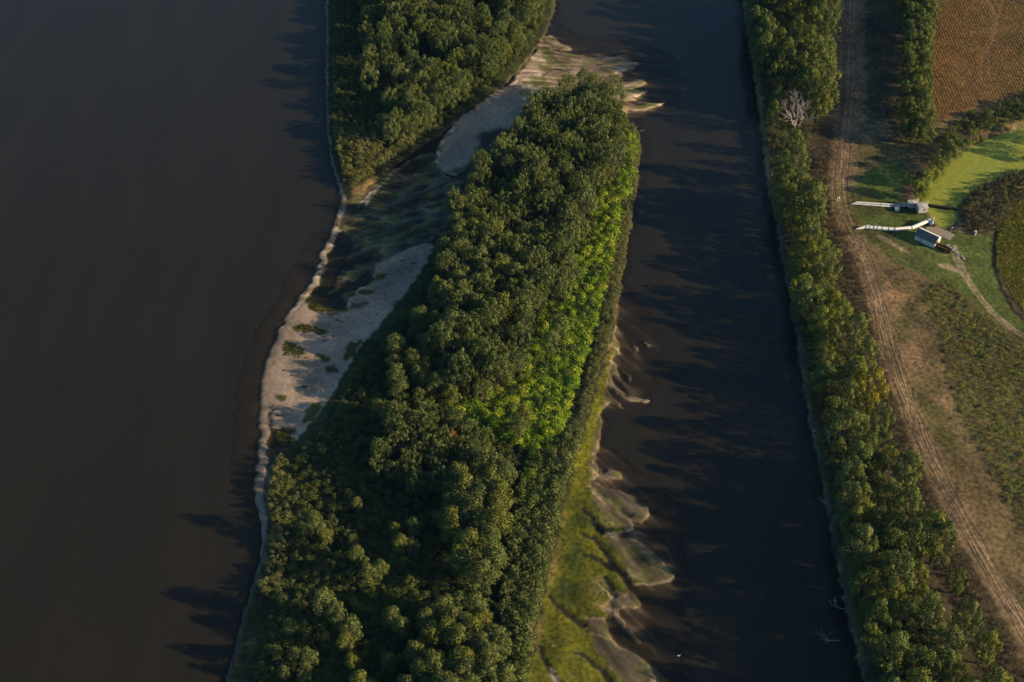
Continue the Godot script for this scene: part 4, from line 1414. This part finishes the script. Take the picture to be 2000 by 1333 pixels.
func build_station() -> void:
	# two thin discharge pipes
	for k in 2:
		var a := on_ground(1670.0 if k == 0 else 1664.0, 396.5 if k == 0 else 399.5)
		var b := on_ground(1738, 401.0 if k == 0 else 405.0)
		var c := on_ground(1776, 402.0 if k == 0 else 405.0)
		var o := thing("discharge_pipe", "white discharge pipe running from the upper pump house, %s of the pair" % ["farther" if k == 0 else "nearer"], "pipe", a, 0.0, "white pipes of the pump station")
		var q := [Vector3(-0.4, -0.25, 0), Vector3(0.8, 0.42, 0), b - a + Vector3(0, 0.45, 0), c - a + Vector3(0, 1.1, 0)]
		part("pipe_run", piped([q[0], q[1], q[2]], [0.32, 0.38, 0.38]), M.white_paint, o)
		part("pipe_rise", piped([q[2], q[3]], [0.36, 0.36]), M.grey_metal, o)
		for t in [0.25, 0.5, 0.75]:
			var m: Vector3 = q[1].lerp(q[2], t)
			part("flange", piped([m - Vector3(0.08, 0, 0), m + Vector3(0.08, 0, 0)], [0.48, 0.48]), M.white_metal, o)
		for t in [0.33, 0.66]:
			var m: Vector3 = q[1].lerp(q[2], t)
			part("saddle", boxed(m + Vector3(0, -0.45, 0), Vector3(0.3, 0.5, 0.9)), M.concrete, o)
	# the valve box on the nearer pipe
	var vb := on_ground(1752, 411)
	var v := thing("valve_box", "small white box with a vent beside the nearer thin pipe", "box", vb)
	part("box_body", boxed(Vector3(0, 0.65, 0), Vector3(1.7, 1.3, 1.3)), M.white_paint, v)
	part("box_lid", boxed(Vector3(0, 1.36, 0), Vector3(1.86, 0.12, 1.46)), M.white_metal, v)
	part("vent_pipe", piped([Vector3(0.2, 1.42, 0), Vector3(0.2, 2.1, 0)], [0.12, 0.12], 8), M.grey_metal, v)
	# pump houses
	pump_house(on_ground(1781, 404), 4.1, 2.9, 2.2, 0.06, "upper grey pump house at the end of the twin pipes", false)
	pump_house(on_ground(1799, 416), 4.4, 3.6, 3.0, 0.12, "lower grey pump house on posts at the pond's edge", true)
	# the big pipe
	var base := on_ground(1674, 448)
	var big := thing("outfall_pipe", "thick white bent pipe with tapered nose and ring flanges below the twin pipes", "pipe", base, 0.0)
	var line := []
	for q in [[1672, 448, 0.2], [1689, 446.5, 0.85], [1748, 451, 0.85], [1781, 448, 0.95], [1815, 436, 1.9]]:
		var p := on_ground(q[0], q[1]) - base
		line.append(p + Vector3(0, q[2], 0))
	part("nose", piped([line[0], line[0].lerp(line[1], 0.5), line[1]], [0.12, 0.58, 0.84], 18), M.white_metal, big)
	part("straight_run", piped([line[1], line[2]], [0.84, 0.84], 18), M.white_paint, big)
	part("bend_run", piped([line[2], line[3]], [0.86, 0.86], 18), M.white_paint, big)
	part("rising_run", piped([line[3], line[4]], [0.86, 0.84], 18), M.white_paint, big)
	for t in [0.05, 0.16, 0.3, 0.42, 0.58, 0.8, 0.99]:
		var m: Vector3 = line[1].lerp(line[2], t)
		var d: Vector3 = (line[2] - line[1]).normalized() * 0.1
		part("flange", piped([m - d, m + d], [0.98, 0.98], 18), M.grey_metal, big)
	for t in [0.98]:
		var m: Vector3 = line[2].lerp(line[3], t)
		var d: Vector3 = (line[3] - line[2]).normalized() * 0.1
		part("flange", piped([m - d, m + d], [1.0, 1.0], 18), M.grey_metal, big)
	for t in [0.07, 0.13, 0.36]:
		var m: Vector3 = line[1].lerp(line[2], t)
		part("air_valve", piped([m + Vector3(0, 0.6, -0.2), m + Vector3(0, 1.5, -0.2)], [0.16, 0.12], 8), M.white_metal, big)
	for t in [0.25, 0.7]:
		var m: Vector3 = line[1].lerp(line[2], t)
		part("saddle", boxed(m + Vector3(0, -0.75, 0), Vector3(0.5, 0.9, 1.7)), M.concrete, big)
	# the pump at its head
	var pb := on_ground(1818, 440)
	var pump := thing("pump", "blue pump with upright motor and rusty skid at the thick pipe's head", "pump", pb)
	part("skid", boxed(Vector3(0.5, 0.3, 0.4), Vector3(2.6, 0.6, 2.2)), M.rust, pump)
	part("volute", piped([Vector3(0.2, 0.6, 0), Vector3(0.2, 1.3, 0), Vector3(0.2, 2.3, 0)], [0.9, 1.0, 0.6], 14), M.blue_paint, pump)
	part("motor", piped([Vector3(0.5, 2.3, -0.1), Vector3(0.5, 3.9, -0.1)], [0.42, 0.38], 12), M.grey_metal, pump)
	part("exhaust", piped([Vector3(0.9, 2.3, -0.4), Vector3(0.95, 4.6, -0.4)], [0.16, 0.16], 8), M.white_metal, pump)
	part("fuel_tank", piped([Vector3(1.2, 1.0, 0.9), Vector3(2.4, 1.0, 0.9)], [0.5, 0.5], 12), M.rust, pump)
	# the shed
	var sb := on_ground(1811, 470)
	var shed := thing("shed", "long metal shed with gabled roof beside the concrete slab", "shed", sb, 0.0)
	var axis := Vector3(7.6, 0, 6.3).normalized()
	shed.basis = Basis(axis, Vector3.UP, axis.cross(Vector3.UP))
	shed_parts(shed)
	# concrete slab
	var cs := on_ground(1836, 454)
	var slab := part(numbered("concrete_slab"), boxed(Vector3(0, 0.1, 0), Vector3(12.5, 0.5, 5.2)), M.concrete, self)
	slab.position = cs
	slab.basis = shed.basis
	tag(slab, "worn tan concrete slab between the shed and the pond", "slab")
	# trailer, with rusty implement
	var tb := on_ground(1843, 488)
	var tr := thing("trailer", "dark brown flatbed trailer parked below the shed", "trailer", tb)
	tr.basis = Basis(axis, Vector3.UP, axis.cross(Vector3.UP))
	part("bed", boxed(Vector3(0, 0.95, 0), Vector3(7.0, 0.22, 2.2)), M.rust, tr)
	for s in [-1, 1]:
		part("side_board", boxed(Vector3(0, 1.3, s * 1.05), Vector3(7.0, 0.5, 0.08)), M.timber, tr)
		for x in [-1.6, -0.6]:
			part("wheel", piped([Vector3(x, 0.42, s * 0.85), Vector3(x, 0.42, s * 1.1)], [0.42, 0.42], 14), M.dark_steel, tr)
	part("drawbar", boxed(Vector3(4.3, 0.7, 0), Vector3(1.8, 0.14, 0.2)), M.dark_steel, tr)
	var ib := on_ground(1855, 493)
	var im := thing("grader_blade", "rusty red grader blade on a frame at the trailer's end", "implement", ib, 0.5)
	part("blade", boxed(Vector3(0, 0.45, 0.8), Vector3(2.6, 0.8, 0.12), Basis(Vector3.RIGHT, 0.3)), M.rust, im)
	part("frame", piped([Vector3(0, 0.5, 0.8), Vector3(0, 1.3, 0), Vector3(0, 0.7, -1.6)], [0.12, 0.14, 0.1], 8), M.rust, im)
	for s in [-1, 1]:
		part("wheel", piped([Vector3(s * 0.9, 0.4, -0.4), Vector3(s * 1.15, 0.4, -0.4)], [0.4, 0.4], 12), M.dark_steel, im)
	# broken concrete heap beyond the trailer
	var hb := on_ground(1872, 494)
	var heap := thing("rubble_heap", "scattered heap of pale broken concrete beyond the trailer", "rubble", hb)
	for k in 40:
		var t := rng.randf()
		var off := Vector3(lerpf(-2.6, 1.4, t) + rng.randf_range(-1.5, 1.5), 0.1, lerpf(-5.0, 4.0, t) + rng.randf_range(-1.0, 1.0))
		var s := rng.randf_range(0.4, 1.5)
		part("slab_piece", boxed(off, Vector3(s, 0.3, s * rng.randf_range(0.5, 1.0)), Basis.from_euler(Vector3(rng.randf_range(-0.3, 0.3), rng.randf() * TAU, rng.randf_range(-0.3, 0.3)))), M.rubble, heap)
	# lamp pole
	var lp := on_ground(1853, 464)
	var pole := thing("lamp_pole", "thin grey lamp pole on the slab's outer corner", "pole", lp)
	part("shaft", piped([Vector3.ZERO, Vector3(0.5, 6.0, 0)], [0.09, 0.06], 8), M.grey_metal, pole)
	part("lamp_head", boxed(Vector3(0.5, 6.1, 0.1), Vector3(0.5, 0.25, 0.35)), M.white_metal, pole)
	# goose-neck vents
	for q in [[1635, 393, 2.2, "white goose-neck vent pipe standing on the track's crown"], [1905, 460, 3.0, "white bent vent pipe on the grass below the pond brush"]]:
		var p := on_ground(q[0], q[1])
		var o := thing("vent_pipe", q[3], "vent pipe", p, 0.0)
		var t: float = q[2]
		var arc := [Vector3(0, -0.2, 0), Vector3(0, t * 0.7, 0)]
		for k in 6:
			var an := PI * k / 5.0
			arc.append(Vector3(0.45 - cos(an) * 0.45, t * 0.75 + sin(an) * 0.5, 0) * (Vector3(1, 1, 1) if q[0] < 1700 else Vector3(-1, 1, 1)))
		var radii := []
		for k in arc.size():
			radii.append(0.22)
		part("bent_pipe", piped(arc, radii, 10), M.white_paint, o)
		part("base_plate", boxed(Vector3(0, 0.06, 0), Vector3(0.9, 0.12, 0.9)), M.concrete, o)
	# the weir across the pond: upright planks under a walk
	var wa := ground(1808, 403, 1.2)
	var wb := ground(1869, 412, 1.2)
	var weir := thing("weir", "long dark plank weir with walkway across the green pond", "weir", wa)
	var d := wb - wa
	var along := d.normalized()
	var wbasis := Basis(along, Vector3.UP, along.cross(Vector3.UP))
	part("walkway", boxed(d * 0.5 + Vector3(0, 1.35, 0), Vector3(d.length(), 0.14, 1.0), wbasis), M.timber, weir)
	var count := 30
	for k in count:
		var p := d * ((k + 0.5) / count)
		part("plank", boxed(p + Vector3(0, 0.3 + 0.06 * (k % 3), 0), Vector3(d.length() / count - 0.05, 1.9, 0.16 + 0.02 * (k % 2)), wbasis), M.timber, weir)
	for k in 9:
		var p := d * (k / 8.0) + wbasis.z * 0.46
		part("post", piped([p + Vector3(0, -0.8, 0), p + Vector3(0, 2.1, 0)], [0.1, 0.1], 6), M.timber, weir)
	# yellow marker at the frame's edge
	var yb := on_ground(1988, 372)
	var y := thing("yellow_marker", "yellow slanting marker pole in the brush beyond the pond", "pole", yb)
	part("pole", piped([Vector3(0, 0, 0), Vector3(0, 1.6, 0), Vector3(4.6, 2.6, -0.5)], [0.14, 0.14, 0.14], 8), M.yellow_paint, y)
	part("foot", boxed(Vector3(0, 0.1, 0), Vector3(0.7, 0.2, 0.7)), M.concrete, y)


func pump_house(at: Vector3, wide: float, deep: float, tall: float, turn: float, label: String, posts: bool) -> void:
	var o := thing("pump_house", label, "pump house", at, turn, "pump houses on the pond")
	var lift := 1.3 if posts else 0.4
	if posts:
		for s in [[-1, -1], [1, -1], [1, 1], [-1, 1]]:
			var c := Vector3(s[0] * wide * 0.42, 0, s[1] * deep * 0.42)
			part("post", piped([c + Vector3(0, -1.6, 0), c + Vector3(0, lift, 0)], [0.16, 0.16], 8), M.dark_steel, o)
	else:
		part("plinth", boxed(Vector3(0, 0.0, 0), Vector3(wide * 0.96, 0.8, deep * 0.96)), M.concrete, o)
	part("deck", boxed(Vector3(0, lift + 0.08, 0), Vector3(wide + 0.5, 0.16, deep + 0.5)), M.dark_steel, o)
	var w := part("wall", boxed(Vector3(0, lift + 0.16 + tall * 0.5, 0), Vector3(wide, tall, deep)), M.grey_metal, o)
	part("door", boxed(Vector3(-wide * 0.5 - 0.03, lift + 0.16 + tall * 0.42, 0.2), Vector3(0.06, tall * 0.8, 1.0)), M.white_metal, w)
	part("window", boxed(Vector3(0.5, lift + 0.16 + tall * 0.6, deep * 0.5 + 0.03), Vector3(0.9, 0.7, 0.06)), M.glass_dark, w)
	var st := SurfaceTool.new()
	st.begin(Mesh.PRIMITIVE_TRIANGLES)
	var eave := lift + 0.16 + tall
	var slope := 0.10
	box(st, Vector3(-wide * 0.25 - 0.06, eave + 0.16, 0), Vector3(wide * 0.5 + 0.2, 0.1, deep + 0.5), Basis(Vector3.BACK, slope))
	box(st, Vector3(wide * 0.25 + 0.06, eave + 0.16, 0), Vector3(wide * 0.5 + 0.2, 0.1, deep + 0.5), Basis(Vector3.BACK, -slope))
	for k in 7:
		var z := (k / 6.0 - 0.5) * deep
		box(st, Vector3(-wide * 0.25, eave + 0.235, z), Vector3(wide * 0.5, 0.05, 0.06), Basis(Vector3.BACK, slope))
		box(st, Vector3(wide * 0.25, eave + 0.235, z), Vector3(wide * 0.5, 0.05, 0.06), Basis(Vector3.BACK, -slope))
	var r := part("roof", st.commit(), M.roof_grey, o)
	part("stack", piped([Vector3(wide * 0.5 + 0.4, lift, -deep * 0.3), Vector3(wide * 0.5 + 0.4, eave + 1.3, -deep * 0.3)], [0.2, 0.2], 10), M.white_metal, r)
	part("rail", piped([Vector3(-wide * 0.5 - 0.2, lift + 1.1, deep * 0.5 + 0.2), Vector3(wide * 0.5 + 0.2, lift + 1.1, deep * 0.5 + 0.2)], [0.05, 0.05], 6), M.grey_metal, o)


func shed_parts(o: Node3D) -> void:
	# local x runs along the ridge, +z faces away from the sun
	var l := 10.0
	var w := 6.0
	var eave := 2.7
	var ridge := 4.8
	var st := SurfaceTool.new()
	st.begin(Mesh.PRIMITIVE_TRIANGLES)
	box(st, Vector3(0, eave * 0.5, 0), Vector3(l, eave, w))
	for s in [-1, 1]:
		var x: float = s * l * 0.5
		var tri := [Vector3(x, eave, -w * 0.5), Vector3(x, eave, w * 0.5), Vector3(x, ridge, 0)]
		if s < 0:
			tri = [tri[1], tri[0], tri[2]]
		for p in tri:
			st.set_normal(Vector3(s, 0, 0))
			st.add_vertex(p)
	var wall := part("wall", st.commit(), M.white_metal, o)
	part("door", boxed(Vector3(l * 0.5 + 0.04, 1.25, 0.5), Vector3(0.08, 2.5, 2.6)), M.dark_steel, wall)
	part("side_door", boxed(Vector3(-2.0, 1.05, w * 0.5 + 0.03), Vector3(1.0, 2.1, 0.06)), M.grey_metal, wall)
	var pitch := atan2(ridge - eave, w * 0.5)
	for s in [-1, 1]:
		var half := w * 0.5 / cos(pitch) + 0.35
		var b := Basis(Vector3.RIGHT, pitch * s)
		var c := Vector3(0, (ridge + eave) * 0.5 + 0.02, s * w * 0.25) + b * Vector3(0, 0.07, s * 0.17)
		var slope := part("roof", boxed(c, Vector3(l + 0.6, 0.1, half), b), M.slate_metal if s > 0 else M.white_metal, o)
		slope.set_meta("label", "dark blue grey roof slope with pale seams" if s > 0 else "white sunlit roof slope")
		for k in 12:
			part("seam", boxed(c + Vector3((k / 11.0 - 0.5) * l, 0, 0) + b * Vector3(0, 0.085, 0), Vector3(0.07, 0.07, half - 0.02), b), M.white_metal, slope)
	part("ridge_cap", boxed(Vector3(0, ridge + 0.16, 0), Vector3(l + 0.6, 0.08, 0.36)), M.white_metal, o)


# ------------------------------------------------------------------ dead trees, driftwood, a bird

func branch(st: SurfaceTool, r: RandomNumberGenerator, from: Vector3, dir: Vector3, length: float, thick: float, depth: int) -> void:
	var mid := from + dir * length * 0.5 + Vector3(r.randf_range(-1, 1), r.randf_range(-0.3, 0.5), r.randf_range(-1, 1)) * length * 0.07
	var end := from + dir * length
	tube(st, [from, mid, end], [thick, thick * 0.8, thick * 0.55], 6 if depth > 1 else 4, false)
	if depth == 0:
		return
	for k in 3:
		var nd := (dir + Vector3(r.randf_range(-1, 1), r.randf_range(-0.35, 0.7), r.randf_range(-1, 1)) * 0.85).normalized()
		branch(st, r, mid.lerp(end, 0.1 + 0.9 * k / 3.0), nd, length * r.randf_range(0.55, 0.8), thick * 0.5, depth - 1)


func dead_tree(px: float, py: float, tall: float, stems: int, m: Material, s: int, label: String, twisted := 1.0) -> void:
	var r := RandomNumberGenerator.new()
	r.seed = s
	var o := thing("dead_tree", label, "dead tree", on_ground(px, py))
	for k in stems:
		var st := SurfaceTool.new()
		st.begin(Mesh.PRIMITIVE_TRIANGLES)
		var a := k * TAU / stems + r.randf()
		var lean := Vector3(cos(a) * 0.42 * twisted, 1.0, sin(a) * 0.42 * twisted).normalized()
		branch(st, r, Vector3(cos(a) * 0.3, -0.4, sin(a) * 0.3), lean, tall * 0.42, tall * 0.019, 4)
		part("stem", st.commit(), m, o)


func build_oddments() -> void:
	dead_tree(1553, 250, 23.0, 4, M.pale_wood, 61, "big bleached dead tree with many forking limbs on the bank")
	dead_tree(1502, 352, 13.0, 2, M.grey_wood, 62, "small bare grey snag at the water's edge below the dead tree", 0.5)
	dead_tree(1546, 330, 11.0, 3, M.grey_wood, 63, "leafless grey tree between the broad bank trees")
	dead_tree(1654, 660, 10.0, 3, M.grey_wood, 64, "leafless grey tree above the golden bank tree")
	dead_tree(1624, 866, 9.0, 2, M.grey_wood, 65, "pale bare snag leaning at the bank below the golden tree", 1.4)
	dead_tree(938, 500, 15.0, 2, M.grey_wood, 66, "bare grey trunk standing in the island's tufted wood", 0.5)
	dead_tree(1148, 372, 15.0, 3, M.grey_wood, 67, "bare branching trunk on the wood's channel side", 0.5)
	dead_tree(985, 55, 14.0, 3, M.grey_wood, 68, "bare grey trunk among the north island's trees", 0.5)
	# snags lying in the channel
	for q in [[1640, 1252, PI, 9.0, "bare snag fallen into the dark channel at the bank's foot"], [1648, 1190, 2.6, 6.0, "short snag in the channel above the fallen one"], [1250, 256, 0.1, 3.2, "pale log lying at the island's channel corner"], [1628, 1000, 1.9, 7.0, "pale leaning trunk at the dark water's edge"]]:
		var r := RandomNumberGenerator.new()
		r.seed = int(q[0])
		var p := ground(q[0], q[1], 0.3)
		var o := thing("fallen_snag", q[4], "fallen tree", p)
		var st := SurfaceTool.new()
		st.begin(Mesh.PRIMITIVE_TRIANGLES)
		branch(st, r, Vector3.ZERO, Vector3(cos(q[2]), 0.08, -sin(q[2]) * 0.6).normalized(), q[3] * 0.6, 0.2, 3 if q[3] > 5.0 else 1)
		part("limbs", st.commit(), M.grey_wood, o)
	# a white bird on the channel
	var bp := ground(1326, 1282, 0.0)
	var st := SurfaceTool.new()
	st.begin(Mesh.PRIMITIVE_TRIANGLES)
	tube(st, [Vector3(-0.55, 0.22, 0), Vector3(-0.35, 0.2, 0), Vector3(0.0, 0.18, 0), Vector3(0.28, 0.24, 0), Vector3(0.42, 0.42, 0), Vector3(0.46, 0.62, 0), Vector3(0.56, 0.66, 0), Vector3(0.74, 0.6, 0)], [0.03, 0.14, 0.22, 0.17, 0.09, 0.07, 0.08, 0.015], 10)
	var bird := top_mesh("bird", st.commit(), M.feather)
	bird.position = bp
	tag(bird, "white bird floating on the dark channel off the green flat", "bird")
